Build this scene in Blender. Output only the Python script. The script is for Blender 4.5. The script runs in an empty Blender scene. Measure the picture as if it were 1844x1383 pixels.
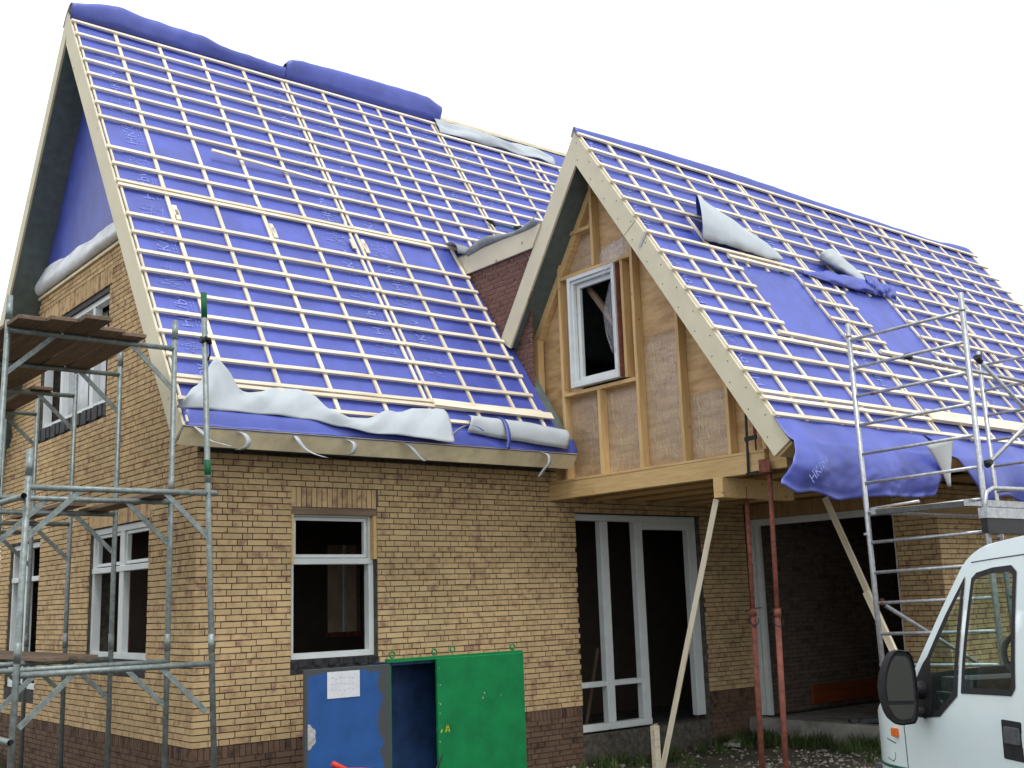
import bpy, bmesh, math, random
from mathutils import Matrix, Vector, noise
random.seed(7)
sc = bpy.context.scene
col = sc.collection
# ------------------------------------------------------------------ camera
cam = bpy.data.cameras.new('camera')
co = bpy.data.objects.new('camera', cam); col.objects.link(co)
R_ = Vector((0.779603, -0.625446, -0.032182)); U_ = Vector((-0.092848, -0.166245, 0.981704)); F_ = Vector((0.619353, 0.762351, 0.187676))
CAM = Vector((-4.6605, -10.7738, 1.2975))
M = Matrix((R_, U_, -F_)).transposed().to_4x4(); M.translation = CAM
co.matrix_world = M
cam.sensor_width = 36; cam.sensor_fit = 'HORIZONTAL'; cam.lens = 2043.79/1844*36
cam.clip_end = 2000; cam.clip_start = 0.1
sc.camera = co
# ------------------------------------------------------------------ sky (bright overcast)
SUN_EL, SUN_AZ = math.radians(66), math.radians(205)
w = bpy.data.worlds.new('World'); sc.world = w; w.use_nodes = True
nt = w.node_tree; nt.nodes.clear()
sky = nt.nodes.new('ShaderNodeTexSky'); sky.sky_type = 'NISHITA'; sky.sun_disc = False
sky.sun_elevation = SUN_EL; sky.sun_rotation = SUN_AZ
sk = nt.nodes.new('ShaderNodeMix'); sk.data_type = 'RGBA'; sk.blend_type = 'MULTIPLY'; sk.inputs[0].default_value = 1
sk.inputs[7].default_value = (0.10, 0.10, 0.10, 1)
nt.links.new(sky.outputs[0], sk.inputs[6])
tc = nt.nodes.new('ShaderNodeTexCoord')
ns = nt.nodes.new('ShaderNodeTexNoise'); ns.inputs['Scale'].default_value = 1.6; ns.inputs['Detail'].default_value = 4
nt.links.new(tc.outputs['Generated'], ns.inputs['Vector'])
rp = nt.nodes.new('ShaderNodeValToRGB')
rp.color_ramp.elements[0].position = 0.27; rp.color_ramp.elements[0].color = (0.52, 0.52, 0.52, 1)
rp.color_ramp.elements[1].position = 0.55; rp.color_ramp.elements[1].color = (1, 1, 1, 1)
nt.links.new(ns.outputs['Fac'], rp.inputs[0])
mx = nt.nodes.new('ShaderNodeMix'); mx.data_type = 'RGBA'
mx.inputs[7].default_value = (0.96, 0.99, 1.0, 1)
nt.links.new(rp.outputs[0], mx.inputs[0]); nt.links.new(sk.outputs[2], mx.inputs[6])
bg = nt.nodes.new('ShaderNodeBackground'); bg.inputs[1].default_value = 1.0
out = nt.nodes.new('ShaderNodeOutputWorld')
nt.links.new(mx.outputs[2], bg.inputs[0]); nt.links.new(bg.outputs[0], out.inputs[0])
sl = bpy.data.lights.new('sun', 'SUN'); sl.energy = 1.3; sl.angle = math.radians(14); sl.color = (1, 0.985, 0.96)
so = bpy.data.objects.new('sun', sl); col.objects.link(so)
sd = Vector((math.sin(SUN_AZ)*math.cos(SUN_EL), math.cos(SUN_AZ)*math.cos(SUN_EL), math.sin(SUN_EL)))
so.rotation_euler = sd.to_track_quat('Z', 'Y').to_euler()
vs = sc.view_settings
vs.view_transform = 'Standard'; vs.look = 'None'; vs.gamma = 1; vs.use_curve_mapping = False
vs.exposure = 0.55

# ------------------------------------------------------------------ materials
MATS = {}
def newmat(name, base=(.5,.5,.5), rough=.7, metal=0., var=.12, scale=6., stretch=(1,1,1), col2=None, bump=0., bscale=None, objrand=0., spec=.3, ramp=(.35,.65), coat=0., knots=0.):
    m = bpy.data.materials.new(name); m.use_nodes = True
    n = m.node_tree; b = n.nodes['Principled BSDF']
    b.inputs['Roughness'].default_value = rough; b.inputs['Metallic'].default_value = metal
    b.inputs['Specular IOR Level'].default_value = spec
    if coat: b.inputs['Coat Weight'].default_value = coat; b.inputs['Coat Roughness'].default_value = .08
    t = n.nodes.new('ShaderNodeTexCoord'); mp = n.nodes.new('ShaderNodeMapping'); mp.inputs['Scale'].default_value = stretch
    n.links.new(t.outputs['Object'], mp.inputs[0])
    no = n.nodes.new('ShaderNodeTexNoise'); no.inputs['Scale'].default_value = scale; no.inputs['Detail'].default_value = 6; no.inputs['Roughness'].default_value = .62
    n.links.new(mp.outputs[0], no.inputs['Vector'])
    r = n.nodes.new('ShaderNodeValToRGB')
    c2 = col2 or tuple(c*(1-var*2) for c in base)
    c1 = base if col2 else tuple(min(1, c*(1+var)) for c in base)
    r.color_ramp.elements[0].position, r.color_ramp.elements[1].position = ramp
    r.color_ramp.elements[0].color = (*c2, 1); r.color_ramp.elements[1].color = (*c1, 1)
    n.links.new(no.outputs['Fac'], r.inputs[0])
    outc = r.outputs[0]
    if knots:
        vo = n.nodes.new('ShaderNodeTexVoronoi'); vo.inputs['Scale'].default_value = knots
        mk = n.nodes.new('ShaderNodeMapping'); mk.inputs['Scale'].default_value = (1, 1.6, 1.6); n.links.new(t.outputs['Object'], mk.inputs[0]); n.links.new(mk.outputs[0], vo.inputs['Vector'])
        kr = n.nodes.new('ShaderNodeValToRGB'); kr.color_ramp.elements[0].position = .03; kr.color_ramp.elements[0].color = (.42,.30,.20,1); kr.color_ramp.elements[1].position = .10; kr.color_ramp.elements[1].color = (1,1,1,1)
        n.links.new(vo.outputs['Distance'], kr.inputs[0])
        km = n.nodes.new('ShaderNodeMix'); km.data_type = 'RGBA'; km.blend_type = 'MULTIPLY'; km.inputs[0].default_value = 1
        n.links.new(outc, km.inputs[6]); n.links.new(kr.outputs[0], km.inputs[7]); outc = km.outputs[2]
    if objrand:
        oi = n.nodes.new('ShaderNodeObjectInfo'); mr = n.nodes.new('ShaderNodeMapRange')
        mr.inputs['To Min'].default_value = 1-objrand; mr.inputs['To Max'].default_value = 1+objrand*.5
        n.links.new(oi.outputs['Random'], mr.inputs['Value'])
        v = n.nodes.new('ShaderNodeVectorMath'); v.operation = 'SCALE'
        n.links.new(outc, v.inputs[0]); n.links.new(mr.outputs[0], v.inputs['Scale']); outc = v.outputs[0]
    n.links.new(outc, b.inputs['Base Color'])
    if bump:
        nb = n.nodes.new('ShaderNodeTexNoise'); nb.inputs['Scale'].default_value = bscale or scale*3; nb.inputs['Detail'].default_value = 5
        n.links.new(mp.outputs[0], nb.inputs['Vector'])
        bp = n.nodes.new('ShaderNodeBump'); bp.inputs['Strength'].default_value = bump; bp.inputs['Distance'].default_value = .02
        n.links.new(nb.outputs['Fac'], bp.inputs['Height']); n.links.new(bp.outputs[0], b.inputs['Normal'])
    MATS[name] = m
    return m

def brickmat(name, base, dark, warm):
    """per-brick tone from the 'tone' attribute, flame marks from noise"""
    m = bpy.data.materials.new(name); m.use_nodes = True
    n = m.node_tree; b = n.nodes['Principled BSDF']; b.inputs['Roughness'].default_value = .88; b.inputs['Specular IOR Level'].default_value = .2
    L = n.links.new
    a = n.nodes.new('ShaderNodeAttribute'); a.attribute_name = 'tone'
    g = n.nodes.new('ShaderNodeNewGeometry')
    no = n.nodes.new('ShaderNodeTexNoise'); no.inputs['Scale'].default_value = 9; no.inputs['Detail'].default_value = 5; no.inputs['Roughness'].default_value = .6
    L(g.outputs['Position'], no.inputs['Vector'])
    sx = n.nodes.new('ShaderNodeSeparateColor'); L(a.outputs['Color'], sx.inputs[0])
    ad = n.nodes.new('ShaderNodeMath'); ad.operation = 'ADD'
    L(no.outputs['Fac'], ad.inputs[0]); L(sx.outputs['Red'], ad.inputs[1])
    r = n.nodes.new('ShaderNodeValToRGB'); e = r.color_ramp.elements
    e[0].position = .46; e[0].color = (*dark, 1); e[1].position = .69; e[1].color = (*base, 1)
    k = e.new(.565); k.color = (*warm, 1)
    L(ad.outputs[0], r.inputs[0])
    mr = n.nodes.new('ShaderNodeMapRange'); mr.inputs['To Min'].default_value = .88; mr.inputs['To Max'].default_value = 1.06
    L(sx.outputs['Green'], mr.inputs['Value'])
    v = n.nodes.new('ShaderNodeVectorMath'); v.operation = 'SCALE'; L(r.outputs[0], v.inputs[0]); L(mr.outputs[0], v.inputs['Scale'])
    nl = n.nodes.new('ShaderNodeTexNoise'); nl.inputs['Scale'].default_value = .9; nl.inputs['Detail'].default_value = 3; L(g.outputs['Position'], nl.inputs['Vector'])
    ml = n.nodes.new('ShaderNodeMapRange'); ml.inputs['From Min'].default_value = .3; ml.inputs['From Max'].default_value = .7; ml.inputs['To Min'].default_value = .86; ml.inputs['To Max'].default_value = 1.08; L(nl.outputs['Fac'], ml.inputs['Value'])
    v2 = n.nodes.new('ShaderNodeVectorMath'); v2.operation = 'SCALE'; L(v.outputs[0], v2.inputs[0]); L(ml.outputs[0], v2.inputs['Scale'])
    L(v2.outputs[0], b.inputs['Base Color'])
    nb = n.nodes.new('ShaderNodeTexNoise'); nb.inputs['Scale'].default_value = 90; nb.inputs['Detail'].default_value = 4
    L(g.outputs['Position'], nb.inputs['Vector'])
    bp = n.nodes.new('ShaderNodeBump'); bp.inputs['Strength'].default_value = .5; bp.inputs['Distance'].default_value = .006
    L(nb.outputs['Fac'], bp.inputs['Height']); L(bp.outputs[0], b.inputs['Normal'])
    MATS[name] = m
brickmat('yellow_brick', (.575,.415,.225), (.32,.19,.135), (.485,.325,.175))
brickmat('brown_brick', (.155,.098,.066), (.06,.042,.034), (.12,.07,.048))
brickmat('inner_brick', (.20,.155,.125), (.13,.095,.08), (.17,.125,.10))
brickmat('red_brick', (.20,.10,.078), (.115,.058,.048), (.17,.082,.065))
newmat('inside_wall_lit', (.34,.25,.17), .9, var=.15, scale=3)  # lighter brown: light reaching this partition is put into its colour
newmat('mortar', (.10,.088,.072), .95, var=.25, scale=14)
newmat('grey_mortar', (.50,.46,.44), .95, var=.2, scale=14)
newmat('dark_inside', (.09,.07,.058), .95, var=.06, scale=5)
newmat('membrane', (.060,.088,.43), .48, var=.10, scale=2.6, bump=.4, bscale=4, spec=.85)
newmat('membrane_back', (.46,.50,.535), .7, var=.03, scale=4, bump=.04, bscale=6, spec=.25)
newmat('print', (.24,.29,.72), .6, var=.3, scale=50)
newmat('pine', (.82,.735,.58), .7, var=.12, scale=7, stretch=(.35,6,6), objrand=.17, col2=(.64,.50,.32), ramp=(.28,.5), bump=.15, knots=4.)
newmat('pine_edge', (.84,.73,.50), .7, var=.08, scale=5, stretch=(1,1,1), objrand=.05, bump=.1)
newmat('verge_paint', (.64,.59,.44), .65, var=.03, scale=3, bump=.06, knots=2.2)
newmat('gable_timber', (.70,.495,.245), .65, scale=6, stretch=(5,.4,5), col2=(.57,.37,.165), objrand=.12, bump=.15, knots=4.)
newmat('gable_timber_up', (.70,.495,.245), .65, scale=6, stretch=(5,5,.4), col2=(.57,.37,.165), objrand=.12, bump=.15, knots=4.)
newmat('plywood', (.60,.41,.215), .55, scale=3.2, stretch=(1,.9,3.4), col2=(.43,.26,.125), ramp=(.36,.6), bump=.15)
newmat('ceiling_board', (.44,.29,.14), .8, scale=3, stretch=(.5,5,1), col2=(.30,.18,.09))
newmat('soffit', (.115,.145,.138), .6, var=.1, scale=8)
newmat('white_frame', (.66,.70,.70), .45, var=.04, scale=5, spec=.4)
newmat('dark_flashing', (.035,.035,.04), .6, var=.3, scale=12, bump=.4)
newmat('galvanised', (.235,.275,.268), .5, metal=.4, var=.16, scale=22, spec=.5)
newmat('aluminium', (.46,.475,.50), .42, metal=.6, var=.13, scale=26, spec=.5)
newmat('green_tape', (.01,.12,.05), .6, var=.2)
newmat('dark_metal', (.035,.035,.035), .5, metal=.5, var=.2)
newmat('plank', (.24,.17,.12), .85, scale=5, stretch=(.3,5,5), col2=(.15,.10,.07), objrand=.25, bump=.3)
newmat('prop_red', (.235,.078,.055), .65, var=.2, scale=16, bump=.1)
newmat('concrete', (.31,.30,.275), .9, var=.2, scale=4, bump=.4, bscale=20)
newmat('concrete_dark', (.095,.095,.088), .9, var=.25, scale=4, bump=.4, bscale=20)
newmat('lead', (.25,.27,.28), .55, var=.15, scale=6)
newmat('green_paint', (.006,.20,.06), .5, var=.1, scale=4, bump=.05, bscale=8, spec=.2)
newmat('interior_blue', (.015,.045,.13), .6, var=.2, scale=4)
newmat('paper', (.66,.68,.72), .8, var=.04, scale=20)
newmat('ink', (.30,.31,.34), .8)
newmat('yellow_mark', (.55,.55,.03), .6)
newmat('bare_metal', (.42,.42,.41), .6, var=.2, scale=20)
newmat('red_plastic', (.62,.05,.035), .45, var=.08)
newmat('orange_board', (.27,.062,.016), .7, var=.12, scale=5, stretch=(.4,4,4))
newmat('van_white', (.75,.85,.865), .32, var=.025, scale=2, spec=.5, coat=.5)
newmat('van_black', (.022,.022,.026), .5, var=.15, scale=30)
newmat('van_grey', (.09,.095,.10), .7, var=.15, scale=20)
newmat('indicator', (.72,.16,.02), .3, var=.05)
newmat('trim_green', (.012,.10,.07), .5)
newmat('mirror_glass', (.24,.27,.295), .06, metal=1., var=.03, scale=3)
newmat('tyre', (.02,.02,.02), .85)
newmat('dirt', (.105,.088,.062), .95, scale=3, col2=(.05,.045,.034), bump=.8, bscale=16)
newmat('rubble', (.32,.29,.25), .95, var=.3, scale=8)
newmat('grass_blade', (.055,.085,.022), .7, var=.35, scale=3)
newmat('white_sheet', (.72,.74,.78), .6, var=.1, scale=3, bump=.2, bscale=6)
newmat('roof_tile', (.17,.11,.09), .8, var=.2, scale=10)
newmat('straw', (.42,.30,.10), .8, var=.2)

def patchy(name, paint, under, spots=None):
    m = newmat(name, paint, .5, var=.08, scale=4, spec=.35, bump=.1)
    n = m.node_tree; b = n.nodes['Principled BSDF']; L = n.links.new
    src = b.inputs['Base Color'].links[0].from_socket
    tc = n.nodes.new('ShaderNodeTexCoord'); sp = n.nodes.new('ShaderNodeSeparateXYZ'); L(tc.outputs['Object'], sp.inputs[0])
    no = n.nodes.new('ShaderNodeTexNoise'); no.inputs['Scale'].default_value = 5; no.inputs['Detail'].default_value = 3; L(tc.outputs['Object'], no.inputs['Vector'])
    # worn rim: object local x 0..0.95, z 0..1.4
    def mth(op, a, bv):
        q = n.nodes.new('ShaderNodeMath'); q.operation = op
        for i, x in enumerate((a, bv)):
            if isinstance(x, (int, float)): q.inputs[i].default_value = x
            else: L(x, q.inputs[i])
        return q.outputs[0]
    x = sp.outputs['X']; z = sp.outputs['Z']
    no.inputs['Scale'].default_value = 3.2; no.inputs['Detail'].default_value = 7; no.inputs['Roughness'].default_value = .62
    dd = mth('MAXIMUM', mth('SUBTRACT', .045, x), mth('MAXIMUM', mth('SUBTRACT', x, .815), mth('SUBTRACT', z, 1.335)))
    amp = mth('MULTIPLY_ADD' if False else 'ADD', mth('MULTIPLY', x, .34), .05)
    dd = mth('ADD', dd, mth('MULTIPLY', mth('SUBTRACT', no.outputs['Fac'], .5), amp))
    f = n.nodes.new('ShaderNodeMapRange'); f.inputs['From Min'].default_value = 0.0; f.inputs['From Max'].default_value = .022; L(dd, f.inputs['Value'])
    mixn = n.nodes.new('ShaderNodeMix'); mixn.data_type = 'RGBA'; L(f.outputs[0], mixn.inputs[0]); L(src, mixn.inputs[6]); mixn.inputs[7].default_value = (*under, 1)
    L(mixn.outputs[2], b.inputs['Base Color'])
patchy('blue_door', (.018,.088,.29), (.06,.066,.07))

def glassmat(name, tint, refl):
    m = bpy.data.materials.new(name); m.use_nodes = True; n = m.node_tree; n.nodes.clear(); L = n.links.new
    o = n.nodes.new('ShaderNodeOutputMaterial'); t = n.nodes.new('ShaderNodeBsdfTransparent'); t.inputs[0].default_value = (*tint, 1)
    g = n.nodes.new('ShaderNodeBsdfGlossy'); g.inputs['Roughness'].default_value = .03
    fr = n.nodes.new('ShaderNodeLayerWeight'); fr.inputs[0].default_value = .5
    pw = n.nodes.new('ShaderNodeMath'); pw.operation = 'POWER'; pw.inputs[1].default_value = 4; L(fr.outputs['Facing'], pw.inputs[0])
    ml = n.nodes.new('ShaderNodeMath'); ml.operation = 'MULTIPLY_ADD'; ml.inputs[1].default_value = .5*refl; ml.inputs[2].default_value = .04; L(pw.outputs[0], ml.inputs[0])
    mxs = n.nodes.new('ShaderNodeMixShader'); L(ml.outputs[0], mxs.inputs[0]); L(t.outputs[0], mxs.inputs[1]); L(g.outputs[0], mxs.inputs[2])
    L(mxs.outputs[0], o.inputs[0]); MATS[name] = m
glassmat('van_glass', (.80,.90,.85), 1.0)
def filmmat(name):
    m = bpy.data.materials.new(name); m.use_nodes = True; n = m.node_tree; n.nodes.clear(); L = n.links.new
    o = n.nodes.new('ShaderNodeOutputMaterial'); t = n.nodes.new('ShaderNodeBsdfTransparent')
    d = n.nodes.new('ShaderNodeBsdfDiffuse'); d.inputs[0].default_value = (.62,.62,.62,1)
    g = n.nodes.new('ShaderNodeBsdfGlossy'); g.inputs['Roughness'].default_value = .22
    tc = n.nodes.new('ShaderNodeTexCoord'); mp = n.nodes.new('ShaderNodeMapping'); mp.inputs['Scale'].default_value = (1,5,1.4); mp.inputs['Rotation'].default_value = (.5,0,0)
    L(tc.outputs['Object'], mp.inputs[0])
    no = n.nodes.new('ShaderNodeTexNoise'); no.inputs['Scale'].default_value = 5; no.inputs['Detail'].default_value = 6; no.inputs['Distortion'].default_value = 1.2; L(mp.outputs[0], no.inputs['Vector'])
    bp = n.nodes.new('ShaderNodeBump'); bp.inputs['Strength'].default_value = .9; bp.inputs['Distance'].default_value = .03; L(no.outputs['Fac'], bp.inputs['Height']); L(bp.outputs[0], g.inputs['Normal'])
    r = n.nodes.new('ShaderNodeValToRGB'); r.color_ramp.elements[0].position = .52; r.color_ramp.elements[0].color = (.02,)*3+(1,); r.color_ramp.elements[1].position = .85; r.color_ramp.elements[1].color = (.16,)*3+(1,)
    L(no.outputs['Fac'], r.inputs[0])
    m1 = n.nodes.new('ShaderNodeMixShader'); L(r.outputs[0], m1.inputs[0]); L(t.outputs[0], m1.inputs[1]); L(d.outputs[0], m1.inputs[2])
    m2 = n.nodes.new('ShaderNodeMixShader'); m2.inputs[0].default_value = .10; L(m1.outputs[0], m2.inputs[1]); L(g.outputs[0], m2.inputs[2])
    L(m2.outputs[0], o.inputs[0]); MATS[name] = m
filmmat('plastic_film')

# ------------------------------------------------------------------ helpers
WORLD = {}
def attach(o, parent, W=None):
    W = W or Matrix()
    if parent is not None:
        o.parent = parent; o.matrix_parent_inverse = WORLD[parent.name].inverted()
    o.matrix_basis = W
    WORLD[o.name] = W
def obj(name, bm, mat, parent=None, W=None, smooth=False, kind=None):
    me = bpy.data.meshes.new(name)
    if isinstance(bm, bmesh.types.BMesh):
        bm.normal_update(); bm.to_mesh(me); bm.free()
    else: me = bm
    for mm in (mat if isinstance(mat, (list, tuple)) else [mat]):
        me.materials.append(MATS[mm])
    if smooth:
        me.polygons.foreach_set('use_smooth', [True]*len(me.polygons))
    o = bpy.data.objects.new(name, me); col.objects.link(o)
    attach(o, parent, W)
    if kind: o['kind'] = kind
    return o
def tag(o, label, cat, group=None):
    o['label'] = label; o['category'] = cat
    if group: o['group'] = group
    return o
def thing(name, label, cat, loc=(0,0,0), rz=0, group=None):
    o = bpy.data.objects.new(name, None); col.objects.link(o); o.empty_display_size = .2
    attach(o, None, Matrix.Translation(Vector(loc)) @ Matrix.Rotation(rz, 4, 'Z'))
    return tag(o, label, cat, group)
def NB(): return bmesh.new()
def box(bm, x0, x1, y0, y1, z0, z1, mi=0):
    v = [bm.verts.new(p) for p in ((x0,y0,z0),(x1,y0,z0),(x1,y1,z0),(x0,y1,z0),(x0,y0,z1),(x1,y0,z1),(x1,y1,z1),(x0,y1,z1))]
    for f in ((0,3,2,1),(4,5,6,7),(0,1,5,4),(1,2,6,5),(2,3,7,6),(3,0,4,7)):
        q = bm.faces.new([v[i] for i in f]); q.material_index = mi
    return v
def bbox(name, x0, x1, y0, y1, z0, z1, mat, parent, bev=0., **k):
    bm = NB(); box(bm, min(x0,x1), max(x0,x1), min(y0,y1), max(y0,y1), min(z0,z1), max(z0,z1))
    if bev: bmesh.ops.bevel(bm, geom=bm.edges[:], offset=bev, segments=1, affect='EDGES')
    return obj(name, bm, mat, parent, **k)
def axes(p0, p1, up):
    p0, p1 = Vector(p0), Vector(p1); x = (p1-p0); L = x.length; x.normalize()
    z = Vector(up); z = (z - x*z.dot(x)).normalized(); y = z.cross(x)
    W = Matrix((x, y, z)).transposed().to_4x4(); W.translation = p0
    return W, L
def beam(name, p0, p1, w, h, up, mat, parent, zc=False, bev=.0, warp=0.):
    """bar from p0 to p1; w across, h along up (from p upward unless zc)"""
    W, L = axes(p0, p1, up); bm = NB()
    n = 1 if not warp else 8
    z0, z1 = (-h/2, h/2) if zc else (0, h)
    rings = []
    ph = random.random()*6
    for i in range(n+1):
        x = L*i/n; dy = warp*math.sin(ph+i*1.1)+warp*.5*math.sin(ph*2+i*2.3)
        rings.append([bm.verts.new((x, yy+dy, zz)) for yy, zz in ((-w/2,z0),(w/2,z0),(w/2,z1),(-w/2,z1))])
    for a, b in zip(rings, rings[1:]):
        for i in range(4): bm.faces.new((a[i], a[(i+1)%4], b[(i+1)%4], b[i]))
    bm.faces.new(rings[0][::-1]); bm.faces.new(rings[-1])
    bmesh.ops.recalc_face_normals(bm, faces=bm.faces[:])
    if bev: bmesh.ops.bevel(bm, geom=bm.edges[:], offset=bev, segments=1, affect='EDGES')
    return obj(name, bm, mat, parent, W)
def prism(bm, poly, x0, x1, axis='x', mi=0):
    """poly of (y,z) extruded along x (axis 'x') or (x,z) along y"""
    P = (lambda a, b, t: (t, a, b)) if axis == 'x' else ((lambda a, b, t: (a, t, b)) if axis == 'y' else (lambda a, b, t: (a, b, t)))
    A = [bm.verts.new(P(a, b, x0)) for a, b in poly]; B = [bm.verts.new(P(a, b, x1)) for a, b in poly]
    fs = [bm.faces.new(A), bm.faces.new(B[::-1])]
    n = len(poly)
    for i in range(n): fs.append(bm.faces.new((A[i], B[i], B[(i+1)%n], A[(i+1)%n])))
    for f in fs: f.material_index = mi
    bmesh.ops.recalc_face_normals(bm, faces=fs)
def pris(name, poly, x0, x1, mat, parent, axis='x', **k):
    bm = NB(); prism(bm, poly, x0, x1, axis); return obj(name, bm, mat, parent, **k)
def tubebm(bm, pts, r, n=10, cap=True, mi=0):
    pts = [Vector(p) for p in pts]; rings = []
    for i, p in enumerate(pts):
        d = (pts[min(i+1, len(pts)-1)] - pts[max(i-1, 0)]).normalized()
        a = d.orthogonal() if i == 0 else (pa - d*pa.dot(d))
        a.normalize(); pa = a; b = d.cross(a)
        rr = r[i] if isinstance(r, (list, tuple)) else r
        rings.append([bm.verts.new(p + a*rr*math.cos(2*math.pi*k/n) + b*rr*math.sin(2*math.pi*k/n)) for k in range(n)])
    fs = []
    for A, B in zip(rings, rings[1:]):
        for k in range(n): f = bm.faces.new((A[k], A[(k+1)%n], B[(k+1)%n], B[k])); f.smooth = True; fs.append(f)
    if cap: fs += [bm.faces.new(rings[0][::-1]), bm.faces.new(rings[-1])]
    for f in fs: f.material_index = mi
def tube(name, pts, r, mat, parent, n=10, cap=True):
    bm = NB(); tubebm(bm, pts, r, n, cap); return obj(name, bm, mat, parent)
def sheet(name, fn, nu, nv, mats, parent, th=.004, kind=None):
    """two-sided cloth: outer face material 0, inner material 1"""
    bm = NB()
    P = [[Vector(fn(i/nu, j/nv)) for j in range(nv+1)] for i in range(nu+1)]
    def nrm(i, j):
        a = P[min(i+1,nu)][j]-P[max(i-1,0)][j]; b = P[i][min(j+1,nv)]-P[i][max(j-1,0)]
        c = a.cross(b); return c.normalized() if c.length > 1e-9 else Vector((0,0,1))
    A = [[bm.verts.new(P[i][j]) for j in range(nv+1)] for i in range(nu+1)]
    B = [[bm.verts.new(P[i][j]-nrm(i,j)*th) for j in range(nv+1)] for i in range(nu+1)]
    for i in range(nu):
        for j in range(nv):
            f = bm.faces.new((A[i][j],A[i+1][j],A[i+1][j+1],A[i][j+1])); f.smooth = True
            f = bm.faces.new((B[i][j],B[i][j+1],B[i+1][j+1],B[i+1][j])); f.smooth = True; f.material_index = 1
    for i in range(nu):
        bm.faces.new((A[i+1][0],A[i][0],B[i][0],B[i+1][0])); bm.faces.new((A[i][nv],A[i+1][nv],B[i+1][nv],B[i][nv]))
    for j in range(nv):
        bm.faces.new((A[0][j],A[0][j+1],B[0][j+1],B[0][j])); bm.faces.new((A[nu][j+1],A[nu][j],B[nu][j],B[nu][j+1]))
    return obj(name, bm, mats, parent, kind=kind)
def lerp(tab, x):
    if x <= tab[0][0]: return tab[0][1]
    for (a, b), (c, d) in zip(tab, tab[1:]):
        if x <= c:
            t = (x-a)/(c-a); t = t*t*(3-2*t)*.6+t*.4
            return b+(d-b)*t
    return tab[-1][1]
def nz(*p): return noise.noise(Vector(p))

# ------------------------------------------------------------------ roof frames (calibrated)
mB, mT, mN, mL = (-.6025, 3.0309), (.55808, .82979), (-.82979, .55808), 7.3076
wB, wT, wN, wL = (-3.9523, 2.7401), (.56371, .82597), (-.82597, .56371), 5.0797
YR, ZR = 3.4757, 9.0947
YW, ZW = -1.0888, 6.9358
def MR(X, s, h=0): return Vector((X, mB[0]+s*mT[0]+h*mN[0], mB[1]+s*mT[1]+h*mN[1]))
def WR(X, s, h=0): return Vector((X, wB[0]+s*wT[0]+h*wN[0], wB[1]+s*wT[1]+h*wN[1]))
mUP, wUP = (0, *mN), (0, *wN)
def mroof_z(y): return mB[1]+(y-mB[0])*mT[1]/mT[0]
def wback_z(y): return ZW-abs(y-YW)*wT[1]/wT[0]
GZ = -.68

# ------------------------------------------------------------------ ground
bm = NB()
xs = [-120,-60,-30,-15,-8]+[-6+.6*i for i in range(42)]+[22,30,45,80,140]
ys = [-60,-30,-18,-12,-9]+[-7+.5*i for i in range(30)]+[10,16,30,60,160]
V = []
for x in xs:
    row = []
    for y in ys:
        z = GZ + .05*nz(x*.35, y*.35, 0)+.025*nz(x*1.7, y*1.7, 3)
        if y < -3: z += min(1, (-3-y)/2.5)*.06
        if -1 < x < 14 and -.6 < y < 8: z -= .02
        row.append(bm.verts.new((x, y, z)))
    V.append(row)
for i in range(len(xs)-1):
    for j in range(len(ys)-1): bm.faces.new((V[i][j], V[i+1][j], V[i+1][j+1], V[i][j+1])).smooth = True
g = obj('ground', bm, 'dirt', None); g['kind'] = 'structure'

# ------------------------------------------------------------------ house
house = thing('brick_house', 'unfinished yellow brick house under a steep roof of blue membrane and pale battens', 'house', (0, 0, GZ))
def wall(name, u0, u1, z0, z1, d0, d1, holes, plane, mat, parent):
    """slab with rectangular holes; plane 'y' -> u is x, depth is y; plane 'x' -> u is y, depth is x"""
    us = sorted({u0, u1, *[min(max(h[i], u0), u1) for h in holes for i in (0, 1)]}); zs = sorted({z0, z1, *[min(max(h[i], z0), z1) for h in holes for i in (2, 3)]})
    P = (lambda u, z, d: (u, d, z)) if plane == 'y' else (lambda u, z, d: (d, u, z))
    def solid(i, k):
        if not (0 <= i < len(us)-1 and 0 <= k < len(zs)-1): return False
        cu, cz = (us[i]+us[i+1])/2, (zs[k]+zs[k+1])/2
        return not any(h[0] < cu < h[1] and h[2] < cz < h[3] for h in holes)
    bm = NB(); cache = {}
    def vt(u, z, d):
        key = (u, z, d)
        if key not in cache: cache[key] = bm.verts.new(P(u, z, d))
        return cache[key]
    for i in range(len(us)-1):
        for k in range(len(zs)-1):
            if not solid(i, k): continue
            a, b, c, e = us[i], us[i+1], zs[k], zs[k+1]
            for d in (d0, d1): bm.faces.new((vt(a,c,d), vt(b,c,d), vt(b,e,d), vt(a,e,d)))
            if not solid(i-1,k): bm.faces.new((vt(a,c,d0), vt(a,e,d0), vt(a,e,d1), vt(a,c,d1)))
            if not solid(i+1,k): bm.faces.new((vt(b,c,d0), vt(b,e,d0), vt(b,e,d1), vt(b,c,d1)))
            if not solid(i,k-1): bm.faces.new((vt(a,c,d0), vt(b,c,d0), vt(b,c,d1), vt(a,c,d1)))
            if not solid(i,k+1): bm.faces.new((vt(a,e,d0), vt(b,e,d0), vt(b,e,d1), vt(a,e,d1)))
    bmesh.ops.recalc_face_normals(bm, faces=bm.faces[:])
    return obj(name, bm, mat, parent)

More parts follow.
